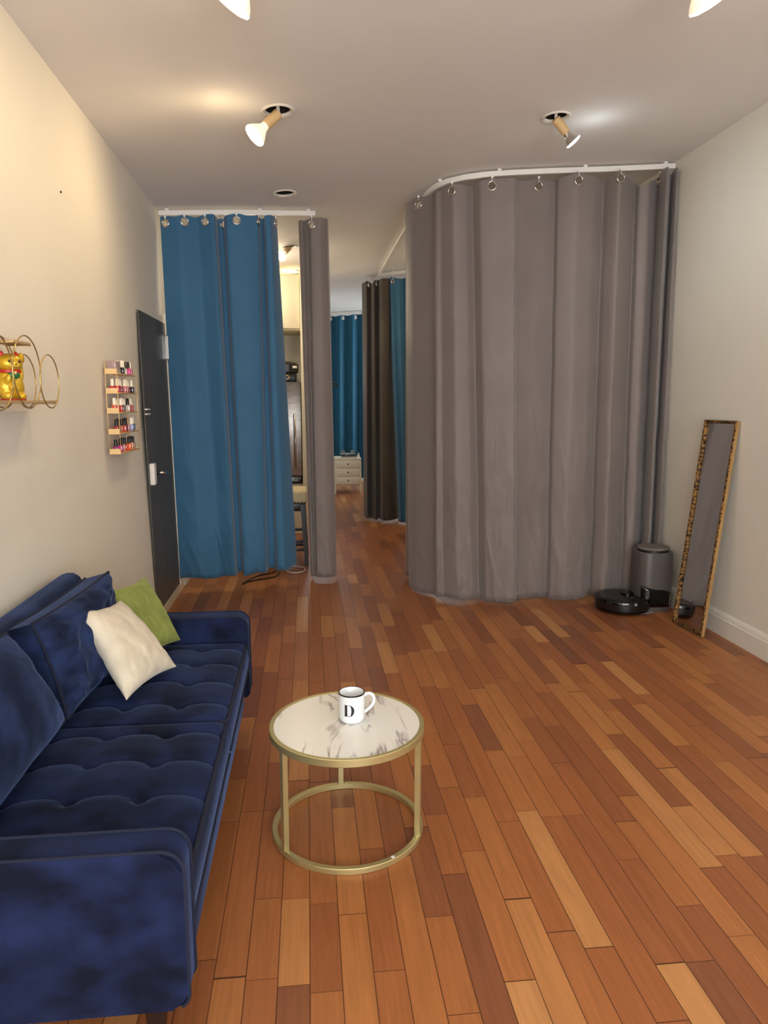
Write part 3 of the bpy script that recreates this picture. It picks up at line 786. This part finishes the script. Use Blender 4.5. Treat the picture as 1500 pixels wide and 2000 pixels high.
# ------------------------------------------------------------ leaning mirror
BL, BR, TR = Vector((2.198, 3.977, 0.012)), Vector((2.221, 3.69, 0.012)), Vector((2.350, 3.667, 1.238))
ex = (BR-BL); wdt = ex.length; ex.normalize(); ez = (TR-BR); hgt = ez.length; ez.normalize(); ey = ez.cross(ex).normalized()
if ey.x > 0: ey = -ey            # ey points into the room
ez = (ez - ex*ez.dot(ex)).normalized(); ey = ez.cross(ex).normalized()
if ey.x > 0: ey = -ey
mir = tag(empty('mirror', BL), 'tall narrow mirror in ornate gilt frame leaning on right wall', 'mirror')
def mpt(u, v, w=0): return ex*u+ez*v+ey*w
m_gilt = mottled('antique_gilt', (44, 26, 10), (150, 110, 56), 75, .42, .55, bump=.9, bscale=90, lo=.42, hi=.58)
m_giltside = mottled('gilt_side', (172, 136, 84), (190, 152, 98), 20, .45, .4)
fwid = .018; th = .018
bm = bmesh.new()
prof = [(0, -th), (0, 0), (.003, .004), (.008, .006), (.012, .003), (.016, .003), (fwid, -.004), (fwid, -th)]
corn = [(0, 0, 1, 1), (wdt, 0, -1, 1), (wdt, hgt, -1, -1), (0, hgt, 1, -1)]
rings = []
for cx_, cy_, sx, sy in corn:
    rings.append([bm.verts.new(mpt(cx_+sx*a, cy_+sy*a, w)) for a, w in prof])
mi = []
for k in range(4):
    A, B_ = rings[k], rings[(k+1) % 4]
    for i in range(len(prof)-1):
        f = bm.faces.new((A[i], A[i+1], B_[i+1], B_[i])); mi.append((f, 1 if i == 0 else 0))
for f, i in mi: f.material_index = i
link('frame', bm, m_gilt, mir, mats=[m_gilt, m_giltside])
bm = bmesh.new(); hexa(bm, [mpt(fwid-.003, fwid-.003, -.010), mpt(wdt-fwid+.003, fwid-.003, -.010), mpt(wdt-fwid+.003, hgt-fwid+.003, -.010), mpt(fwid-.003, hgt-fwid+.003, -.010),
                            mpt(fwid-.003, fwid-.003, -.020), mpt(wdt-fwid+.003, fwid-.003, -.020), mpt(wdt-fwid+.003, hgt-fwid+.003, -.020), mpt(fwid-.003, hgt-fwid+.003, -.020)])
link('mirror_glass', bm, mat('silvered_glass', (205, 205, 205), .02, 1.0), mir)

# ------------------------------------------------------------ robot vacuum and dock
RC = atZ(1215.5, 1163, .094); RC.z = 0
rob = tag(empty('robot_vacuum', RC), 'round black robot vacuum parked in front of its grey station', 'robot vacuum')
latheobj('body', [(.155, .010), (.168, .016), (.171, .030), (.171, .080), (.167, .090), (.160, .094), (.05, .0955), (.002, .0955)], m_gloss, rob, 72, capt=False, ang=25)
latheobj('top_plate', [(.150, .0945), (.149, .0965), (.01, .0972)], mat('satin_black', (14, 14, 15), .25), rob, 64, capb=False, ang=25)
latheobj('sensor_turret', [(.042, .095), (.042, .104), (.038, .108), (.005, .109)], m_gloss, rob, 40, o=(.045, .03, 0), capb=False, ang=25)
latheobj('bumper', [(.1725, .030), (.1728, .034), (.1728, .068), (.1725, .072)], m_black, rob, 72, capb=False, capt=False)
boxobj('button', (.028, .052, -.07, -.060, .097, .0985), m_chrome, rob, .001)
for a in (0, PI):
    latheobj('wheel', [(.028, -.01), (.03, -.008), (.03, .008), (.028, .01)], m_black, rob, 20, o=(.10*math.cos(a), .0, .030), direction=(1, 0, 0))
DC = Vector((2.222, 4.315, 0)); DW, DD, DH = .118, .108, .395
dock = tag(empty('vacuum_station', DC), 'tall dark grey vacuum emptying station in corner beside right wall', 'vacuum station')
m_dock = mottled('graphite_plastic', (84, 78, 76), (90, 84, 82), 5, .35)
def se(a, w, d, e=3.2):
    c, s = math.cos(a), math.sin(a)
    return (w*abs(c)**(2/e)*(1 if c >= 0 else -1), d*abs(s)**(2/e)*(1 if s >= 0 else -1))
def seloft(bm, levels, n=72):
    rings = []
    for z, w, d in levels: rings.append([bm.verts.new(se(2*PI*k/n, w, d)+(z,)) for k in range(n)])
    for A, B_ in zip(rings, rings[1:]):
        for k in range(n): bm.faces.new((A[k], A[(k+1) % n], B_[(k+1) % n], B_[k]))
    bm.faces.new(list(reversed(rings[0]))); bm.faces.new(rings[-1]); return bm
bm = bmesh.new(); seloft(bm, [(0.0, DW*.97, DD*.97), (.01, DW, DD), (.2, DW*.985, DD*.985), (DH-.03, DW*.965, DD*.965), (DH-.012, DW*.955, DD*.955), (DH-.008, DW*.93, DD*.93)])
auto(link('body', bm, m_dock, dock), 30)
bm = bmesh.new()
for zz, s in ((DH-.009, .90), (DH+.004, .90)): pass
lathe(bm, [(.100, DH-.010), (.100, DH+.004)], 48); 
for v in bm.verts: v.co.y *= .93
auto(link('lid_gap', bm, m_black, dock), 30)
bm = bmesh.new(); lathe(bm, [(.098, DH+.004), (.101, DH+.007), (.101, DH+.017), (.098, DH+.020)], 48)
for v in bm.verts: v.co.y *= .93
auto(link('lid', bm, mottled('grey_fabric_lid', (104, 96, 90), (116, 107, 100), 60, .8, bump=.2), dock), 30)
# black glossy recess on the front, its top edge slanting down to the right
bm = bmesh.new(); a0, a1 = math.radians(214), math.radians(312); nn = 40; cols_ = []
for k in range(nn+1):
    a = a0+(a1-a0)*k/nn; f = k/nn; zt = .178-.05*f; 
    if f > .9: zt -= .03*((f-.9)/.1)**2
    zb = .035 + (.012*((f-.9)/.1)**2 if f > .9 else 0)
    p0 = Vector(se(a, DW+.0015, DD+.0015)+(zb,)); p1 = Vector(se(a, DW+.0005, DD+.0005)+(zt,))
    cols_.append([bm.verts.new(p0.lerp(p1, q/6)) for q in range(7)])
for A, B_ in zip(cols_, cols_[1:]):
    for q in range(6): bm.faces.new((A[q], B_[q], B_[q+1], A[q+1]))
o = link('charging_recess', bm, m_gloss, dock, smooth=True); mod(o, 'SOLIDIFY', thickness=.003, offset=0)
x_, y_ = se(math.radians(300), DW+.004, DD+.004)
boxobj('highlight_strip', (x_-.002, x_+.002, y_-.001, y_+.003, .045, .115), m_chrome, dock)  # chrome sliver standing in for the bright highlight along the recess edge
bm = bmesh.new(); seloft(bm, [(0, .13, .10), (.006, .13, .10), (.012, .12, .09)]); 
for v in bm.verts: v.co += Vector((-.135, -.03, 0))
auto(link('ramp', bm, mat('grey_ramp', (120, 112, 112), .4), dock), 30)

# ------------------------------------------------------------ nail polish rack
RY0, RY1, RXB, RXF = 3.556, 3.945, -.953, -.900
RZ = [1.476, 1.384, 1.290, 1.190, 1.094]
rack = tag(empty('polish_rack', (RXB, (RY0+RY1)/2, RZ[-1])), 'rose gold five tier wall rack full of nail polish', 'wall rack')
rinv = Matrix.Translation(rack.location).inverted()
for z in RZ:
    bm = bmesh.new(); box(bm, RXB, RXF, RY0, RY1, z-.002, z+.001)
    box(bm, RXB, RXF, RY0-.0012, RY0+.0012, z, z+.024); box(bm, RXB, RXF, RY1-.0012, RY1+.0012, z, z+.006)
    o = link('shelf', bm, m_rackgold, rack); o.matrix_parent_inverse = rinv
    tubeobj('rail', [(RXF, RY0, z+.002), (RXF, RY1, z+.002)], .002, m_rackgold, o, 6)
for x, y in ((RXF, RY0), (RXF, RY1), (RXB, RY0), (RXB, RY1)):
    o = tubeobj('upright', [(x, y, RZ[-1]-.004), (x, y, RZ[0]+(.03 if x == RXF else .06))], .0018, m_rackgold, rack, 6); o.matrix_parent_inverse = rinv
W_, K_, Wd = (240, 232, 212), (14, 12, 12), (196, 150, 104)
tiers = [
 ('top tier', [((168, 84, 50), W_, 'amber brown'), ((34, 26, 26), W_, 'black'), ((226, 214, 196), W_, 'clear'), ((236, 226, 214), K_, 'milky'), ((206, 50, 130), K_, 'hot pink'), ((228, 120, 140), W_, 'soft pink')], .11),
 ('second tier', [((196, 24, 40), W_, 'bright red'), ((206, 34, 44), W_, 'red'), ((180, 22, 36), W_, 'deep red'), ((112, 46, 52), W_, 'wine'), ((196, 110, 112), W_, 'dusty pink'), ((206, 132, 136), W_, 'rose'), ((168, 70, 96), W_, 'berry'), ((44, 36, 40), W_, 'charcoal')], .0),
 ('middle tier', [((214, 92, 66), W_, 'coral'), ((222, 108, 84), W_, 'pale coral'), ((190, 66, 44), W_, 'brick orange'), ((104, 100, 96), W_, 'grey'), ((142, 142, 138), W_, 'silver'), ((206, 190, 186), K_, 'nude'), ((196, 42, 40), W_, 'scarlet'), ((212, 60, 44), W_, 'orange red')], .0),
 ('fourth tier', [((150, 44, 30), K_, 'rust'), ((206, 118, 78), K_, 'copper'), ((222, 160, 120), K_, 'peach'), ((190, 84, 74), K_, 'terracotta'), ((110, 24, 40), K_, 'burgundy'), ((216, 150, 150), Wd, 'blush'), ((150, 150, 196), W_, 'lilac'), ((36, 92, 128), W_, 'blue')], .0),
 ('bottom tier', [((142, 34, 110), K_, 'magenta'), ((196, 60, 130), K_, 'fuchsia'), ((214, 168, 130), K_, 'beige'), ((222, 74, 60), K_, 'tomato red'), ((232, 104, 60), K_, 'orange'), ((222, 164, 130), K_, 'apricot'), ((204, 130, 100), K_, 'tan')], .0),
]
capm = {}
def capmat(c):
    if c not in capm: capm[c] = mat('bottle_cap', c, .3)
    return capm[c]
bodym = {}
def bottle(p, body, cap, label, k):
    w = .0140 + .0015*(k % 2); h = .034+.004*((k*7) % 3)/2
    root = tag(empty('nail_polish_bottle', p), label, 'nail polish', 'nail polish bottles in the rose gold rack')
    if body not in bodym: bodym[body] = mat('nail_lacquer', body, .12, Coat_Weight=.6)
    bm = bmesh.new(); box(bm, -w*.8, w*.8, -w*.9, w*.9, 0, h, bev=.004, seg=2); auto(link('glass', bm, bodym[body], root), 30)
    latheobj('cap', [(.0084, h-.001), (.0086, h+.004), (.0076, h+.031), (.0066, h+.033)], capmat(cap), root, 16)
k = 0
for ti, (tn, lst, off) in enumerate(tiers):
    y = RY0+.020+off; n = len(lst); step = (RY1-.03-y)/max(1, n-1)
    for i, (b_, c_, nm) in enumerate(lst):
        cn = {W_: 'white', K_: 'black', Wd: 'wooden'}[c_]
        bottle((RXB+.029+.004*((k*5) % 3-1), y+step*i, RZ[ti]+.001), b_, c_, '%s nail polish with %s cap, %s of the rose gold wall rack' % (nm, cn, tn), k); k += 1
# pinkish sample box on the top tier
sb_ = tag(empty('sample_box', (RXB+.026, RY0+.065, RZ[0]+.001)), 'translucent mauve case in three sections on top rack tier', 'case')
boxobj('tray', (-.022, .022, -.045, .045, 0, .022), mat('clear_tray', (226, 214, 190), .15, Transmission_Weight=.4), sb_, .002)
for i in range(3): boxobj('section', (-.020, .020, -.043+.029*i, -.016+.029*i, .022, .060), mat('mauve_acrylic', (168, 142, 140), .25), sb_, .002)

# ------------------------------------------------------------ wire shelf with the lucky cat
SXB, SXF = -.943, -.866
sh = tag(empty('wire_shelf', (SXB, 2.35, 1.345)), 'gold wire wall shelf with round loops at the left edge', 'wall shelf')
shi = Matrix.Translation(sh.location).inverted()
m_plank = mottled('weathered_plank', (156, 128, 92), (190, 164, 124), 12, .6, stretch=(1, .15, 1), bump=.1)
o = boxobj('plank', (SXB, SXF, 1.95, 2.605, 1.340, 1.350), m_plank, sh, .001); o.matrix_parent_inverse = shi
o = boxobj('plank', (SXB, SXF, 2.27, 2.405, 1.522, 1.530), m_plank, sh, .001); o.matrix_parent_inverse = shi
for x in (SXF, SXB):
    for cy_, cz_, r in ((2.362, 1.437, .111), (2.552, 1.413, .0885), (2.14, 1.43, .108)):
        o = tubeobj('wire_loop', [(x, cy_+r*math.cos(2*PI*k/64), cz_+r*math.sin(2*PI*k/64)) for k in range(64)], .0022, m_wire, sh, 8, closed=True); o.matrix_parent_inverse = shi
for y, z in ((2.405, 1.521), (2.27, 1.521), (2.605, 1.339), (1.97, 1.339)):
    o = tubeobj('cross_wire', [(SXB, y, z), (SXF, y, z)], .002, m_wire, sh, 6); o.matrix_parent_inverse = shi

CC = atY(23, 760, 2.33); CC.z = 1.350; CC.x = -.9085
cat = tag(empty('lucky_cat', CC, math.radians(-40)), 'golden waving cat figurine with red collar on wire shelf', 'figurine')
m_gcat = mottled('gold_paint', (206, 162, 30), (232, 196, 66), 12, .28, .45)
m_red = mat('red_enamel', (188, 30, 30), .35); m_greenp = mat('green_enamel', (30, 108, 62), .4); m_brownp = mat('brown_line', (70, 34, 14), .5)
# cat faces +x in its own frame
bm = bmesh.new()
ellip(bm, (-.004, 0, .040), (.036, .044, .043)); ellip(bm, (-.004, 0, .070), (.028, .034, .034))
ellip(bm, (.005, 0, .112), (.033, .038, .030)); ellip(bm, (.031, 0, .104), (.012, .018, .011))
ellip(bm, (.018, .022, .013), (.019, .015, .013)); ellip(bm, (.018, -.022, .013), (.019, .015, .013))
ellip(bm, (.020, -.018, .055), (.012, .010, .026), Matrix.Rotation(.5, 3, 'Y')); ellip(bm, (.033, -.012, .040), (.009, .009, .009))
ellip(bm, (-.004, .036, .085), (.011, .010, .036)); ellip(bm, (.000, .038, .128), (.013, .012, .017))
ellip(bm, (-.036, .01, .020), (.012, .014, .012))
for s in (-1, 1):
    ms = Matrix.Translation(Vector((0, s*.021, .138))) @ Matrix.Rotation(-s*.25, 4, 'X')
    bmesh.ops.create_cone(bm, segments=16, radius1=.013, radius2=.001, depth=.030, cap_ends=True, matrix=ms @ Matrix.Diagonal((.7, 1, 1, 1)))
o = link('body', bm, m_gcat, cat, smooth=True); mod(o, 'REMESH', mode='VOXEL', voxel_size=.0018, use_smooth_shade=True); mod(o, 'SMOOTH', factor=.6, iterations=4)
latheobj('collar', [(.029, .085), (.033, .084), (.034, .088), (.033, .092), (.029, .092)], m_red, cat, 40, o=(0, 0, 0), capb=False, capt=False)
bm = bmesh.new(); ellip(bm, (.0265, 0, .076), (.008, .018, .012)); link('bib', bm, m_greenp, cat, smooth=True)
bm = bmesh.new(); ellip(bm, (.035, 0, .083), (.005, .005, .005)); link('bell', bm, m_rackgold, cat, smooth=True)
for s in (-1, 1):
    bm = bmesh.new(); ellip(bm, (.0352, s*.015, .117), (.003, .0055, .0045), sub=2); link('eye', bm, m_brownp, cat, smooth=True)
    bm = bmesh.new(); ellip(bm, (.0055, s*.0215, .138), (.0045, .006, .010), Matrix.Rotation(-s*.25, 3, 'X'), sub=2); link('inner_ear', bm, m_red, cat, smooth=True)
bm = bmesh.new(); ellip(bm, (.0425, 0, .108), (.002, .0035, .0022), sub=2); link('nose', bm, m_brownp, cat, smooth=True)
bm = bmesh.new(); tube(bm, [(.0395, -.008, .102), (.0425, -.004, .0995), (.0435, 0, .102), (.0425, .004, .0995), (.0395, .008, .102)], .0008, 6); link('mouth', bm, m_brownp, cat, smooth=True)
bm = bmesh.new(); tube(bm, [(.034*math.cos(a), .043*math.sin(a), .002) for a in [2*PI*k/40 for k in range(40)]], .0022, 6, closed=True); link('base_line', bm, m_red, cat, smooth=True)

# ------------------------------------------------------------ kitchen seen between the curtains
tag(boxobj('wall_kitchen', (-1.0, -.015, 7.80, 7.88, 0, 2.655), m_wall), kind='structure')
m_kwall = mat('beige_paint', (206, 186, 144), .7)
cab = tag(empty('upper_cabinet', (-.4, 7.2, 2.03)), 'cream wall cabinet high above the fridge', 'cabinet'); ci = Matrix.Translation(cab.location).inverted()
o = boxobj('body', (-.82, -.058, 7.21, 7.80, 2.03, 2.55), m_cream, cab, .002); o.matrix_parent_inverse = ci
for a, b_ in ((-.82, -.442), (-.438, -.06)):
    o = boxobj('door', (a, b_, 7.188, 7.208, 2.045, 2.545), m_cream, cab, .003); o.matrix_parent_inverse = ci
lc = tag(empty('base_cabinet', (-.4, 7.2, 0)), 'cream cabinet under and beside the fridge with tall side panel', 'cabinet'); ci = Matrix.Translation(lc.location).inverted()
o = boxobj('body', (-.82, -.058, 7.20, 7.79, 0.0, .515), m_cream, lc, .002); o.matrix_parent_inverse = ci
o = boxobj('side_panel', (-.056, -.012, 7.16, 7.79, 0, 2.60), m_cream, lc, .002); o.matrix_parent_inverse = ci
o = boxobj('drawer', (-.81, -.062, 7.18, 7.20, .27, .50), m_cream, lc, .003); o.matrix_parent_inverse = ci
fr_ = tag(empty('fridge', (-.36, 7.2, .52)), 'stainless steel fridge partly hidden behind the blue curtain', 'fridge'); ci = Matrix.Translation(fr_.location).inverted()
m_steel = mottled('brushed_steel', (150, 146, 142), (170, 166, 162), 8, .25, .9, stretch=(1, 1, 8))
o = boxobj('body', (-.68, -.062, 7.22, 7.78, .52, 1.53), mat('fridge_side', (60, 56, 54), .4), fr_, .004); o.matrix_parent_inverse = ci
o = boxobj('door', (-.68, -.062, 7.17, 7.215, .60, 1.53), m_steel, fr_, .005); o.matrix_parent_inverse = ci
hx_ = atY(577, 860, 7.13).x; h0 = atY(577, 917, 7.13).z; h1 = atY(577, 809, 7.13).z
bm = bmesh.new(); tube(bm, [(hx_, 7.17, h0), (hx_, 7.13, h0), (hx_, 7.13, h1), (hx_, 7.17, h1)], .009, 8)
o = link('door_handle', bm, m_chrome, fr_, smooth=True); o.matrix_parent_inverse = ci
o = boxobj('kick_plate', (-.68, -.062, 7.175, 7.22, .525, .592), m_gloss, fr_, .003); o.matrix_parent_inverse = ci
o = boxobj('badge', (-.17, -.10, 7.172, 7.177, .548, .562), m_chrome, fr_); o.matrix_parent_inverse = ci
# appliances on the fridge
gz = 1.531
gb = tag(empty('toaster_oven', (-.26, 7.42, gz)), 'low black appliance lying directly on top of the fridge', 'appliance')
boxobj('body', (-.22, .155, -.17, .17, 0, .088), m_black, gb, .01)
bm = bmesh.new(); tube(bm, [(.02, -.172, .045), (.035, -.20, .062), (.075, -.20, .062), (.09, -.20, .045), (.075, -.20, .028), (.035, -.20, .028), (.02, -.172, .045)], .005, 6); link('handle', bm, m_rackgold, gb, smooth=True)
sc = tag(empty('slow_cooker', (-.27, 7.42, gz+.089)), 'dark slow cooker with domed lid stacked on black appliance', 'cooker')
bm = bmesh.new(); seloft(bm, [(0, .17, .14), (.01, .185, .155), (.085, .19, .16), (.09, .185, .155)]); auto(link('pot', bm, mat('pewter', (62, 58, 60), .25, .5), sc), 30)
bm = bmesh.new(); seloft(bm, [(.091, .182, .152), (.098, .180, .150), (.115, .13, .10), (.124, .05, .04)]); auto(link('lid', bm, mat('smoky_lid', (60, 50, 44), .15), sc), 30)
bm = bmesh.new(); seloft(bm, [(.124, .012, .012), (.134, .030, .016), (.142, .030, .016)], 24); auto(link('knob', bm, m_black, sc), 30)
boxobj('side_handle', (.13, .175, -.178, -.15, .045, .068), m_white, sc, .006)
# stool
ST = Vector((-.215, 5.98, 0)); st = tag(empty('stool', ST), 'dark wood stool with cream studded cushion between the curtains', 'stool')
z1_ = atY(590, 957, 5.8).z; z0_ = atY(590, 983, 5.8).z
boxobj('seat_cushion', (-.20, .20, -.19, .19, z0_, z1_-.01), mottled('cream_linen', (226, 208, 164), (234, 216, 174), 30, .9), st, .02, 3)
for k in range(14):
    latheobj('stud', [(.006, 0), (.005, .003), (.002, .005)], m_darkwood, st, 10, o=(-.19+.029*k, -.190, z0_+.008), direction=(0, -1, 0))
boxobj('apron', (-.185, .185, -.185, .185, z0_-.065, z0_), m_darkwood, st, .003)
for sx in (-1, 1):
    for sy in (-1, 1):
        bm = bmesh.new(); hexa(bm, [(sx*.19-.016, sy*.185-.016, 0), (sx*.19+.016, sy*.185-.016, 0), (sx*.19+.016, sy*.185+.016, 0), (sx*.19-.016, sy*.185+.016, 0),
                                    (sx*.165-.02, sy*.165-.02, z0_-.01), (sx*.165+.02, sy*.165-.02, z0_-.01), (sx*.165+.02, sy*.165+.02, z0_-.01), (sx*.165-.02, sy*.165+.02, z0_-.01)])
        link('leg', bm, m_darkwood, st)
for z, y in ((.20, -.18), (.13, -.18), (.235, .178), (.10, .178)): boxobj('rung', (-.18, .18, y-.010, y+.010, z-.012, z+.012), m_darkwood, st, .002)
for z, x in ((.17, -.18), (.17, .18)): boxobj('rung', (x-.010, x+.010, -.17, .17, z-.012, z+.012), m_darkwood, st, .002)
# cables on the floor
c0 = atZ(578, 1113, .005)
tag(tubeobj('white_cable', [c0+Vector((.075*math.cos(2*PI*k/40)+.006*math.sin(3*k), .11*math.sin(2*PI*k/40), .001+.003*(k % 2 == 0))) for k in range(40)], .004, m_white, None, 8, closed=True),
    'looped white cable on the floor by the blue curtain', 'cable')
cp = [atZ(x, y, .005) for x, y in ((548, 1108), (545, 1120), (535, 1127), (510, 1131), (485, 1136), (472, 1141), (480, 1136), (505, 1124), (530, 1119), (545, 1112))]
pts = []
for i in range(len(cp)-1):
    for q in range(5): pts.append(cr(cp, i+q/5))
tag(tubeobj('black_cable', pts, .0045, m_black, None, 8), 'thin black cable lying under hem of the blue curtain', 'cable')
# hanger tip behind the narrow grey curtain
hp_ = atY(648, 748, 5.42)
hg = tag(empty('clothes_hanger', hp_), 'black clothes hanger poking out behind the narrow grey curtain', 'hanger')
tubeobj('shoulder_bar', [(-.10, 0, .045), (-.05, 0, .04), (0, 0, .018), (.042, 0, -.016), (.036, 0, -.024), (-.02, 0, -.022), (-.10, 0, -.022)], .006, m_black, hg, 8)
tubeobj('hook', [(-.10, 0, .045), (-.10, 0, .10), (-.085, 0, .12), (-.105, 0, .135), (-.12, 0, .12)], .0025, m_chrome, hg, 6)

# ------------------------------------------------------------ white drawers in the far room
DX0, DX1, DY = .388, .762, 10.30
dr = tag(empty('chest_of_drawers', ((DX0+DX1)/2, DY+.2, 0)), 'small white three drawer chest on tapered legs in far room', 'drawers'); ci = Matrix.Translation(dr.location).inverted()
m_wd = mat('white_furniture', (236, 228, 206), .5)
o = boxobj('body', (DX0+.012, DX1-.012, DY, DY+.38, .135, .50), m_wd, dr, .002); o.matrix_parent_inverse = ci
o = boxobj('top', (DX0-.004, DX1+.004, DY-.012, DY+.39, .50, .522), m_wd, dr, .003); o.matrix_parent_inverse = ci
for i in range(3):
    za = .142+i*.118
    o = boxobj('drawer', (DX0+.02, DX1-.02, DY-.014, DY, za, za+.112), m_wd, dr, .002); o.matrix_parent_inverse = ci
    q = latheobj('knob', [(.004, 0), (.004, .012), (.011, .018), (.009, .026)], m_black, o, 14, o=((DX0+DX1)/2, DY-.014, za+.058), direction=(0, -1, 0))
for sx, x in ((-1, DX0+.012), (1, DX1-.012)):
    for y in (DY+.005, DY+.36):
        bm = bmesh.new(); hexa(bm, [(x+sx*.012-.009, y-.009, 0), (x+sx*.012+.009, y-.009, 0), (x+sx*.012+.009, y+.009, 0), (x+sx*.012-.009, y+.009, 0),
                                    (x-.016, y-.014, .5), (x+.016, y-.014, .5), (x+.016, y+.014, .5), (x-.016, y+.014, .5)])
        o = link('leg', bm, m_wd, dr); o.matrix_parent_inverse = ci
m_smoke = mat('smoky_plastic', (54, 66, 72), .2); m_clear = mat('clear_plastic', (170, 186, 190), .12, Transmission_Weight=.6)
t1 = tag(empty('storage_box', (.60, 10.42, .522)), 'flat dark box lying on top of the white drawers', 'box')
boxobj('tray', (-.11, .11, -.07, .07, 0, .022), mat('beige_tray', (170, 160, 140), .5), t1, .003); boxobj('lid', (-.13, .10, -.075, .075, .0225, .05), m_smoke, t1, .003)
t2 = tag(empty('clear_container', (.58, 10.42, .573)), 'clear container stacked on dark box on white drawers', 'container')
boxobj('body', (-.11, .10, -.06, .06, 0, .012), mat('grey_rim', (190, 196, 190), .3), t2, .002)
for x in (-.075, .07): boxobj('cup', (x-.03, x+.03, -.04, .04, .012, .055), m_clear, t2, .004)
bm = bmesh.new(); prism(bm, [(.0, 0), (.045, 0), (.045, .012), (.03, .075), (.0, .015)], -.04, .04)
o = link('paper_holder', bm, m_white); o.location = (.708, 10.40, .523); tag(o, 'small white wedge shaped holder at right end of drawers', 'holder')
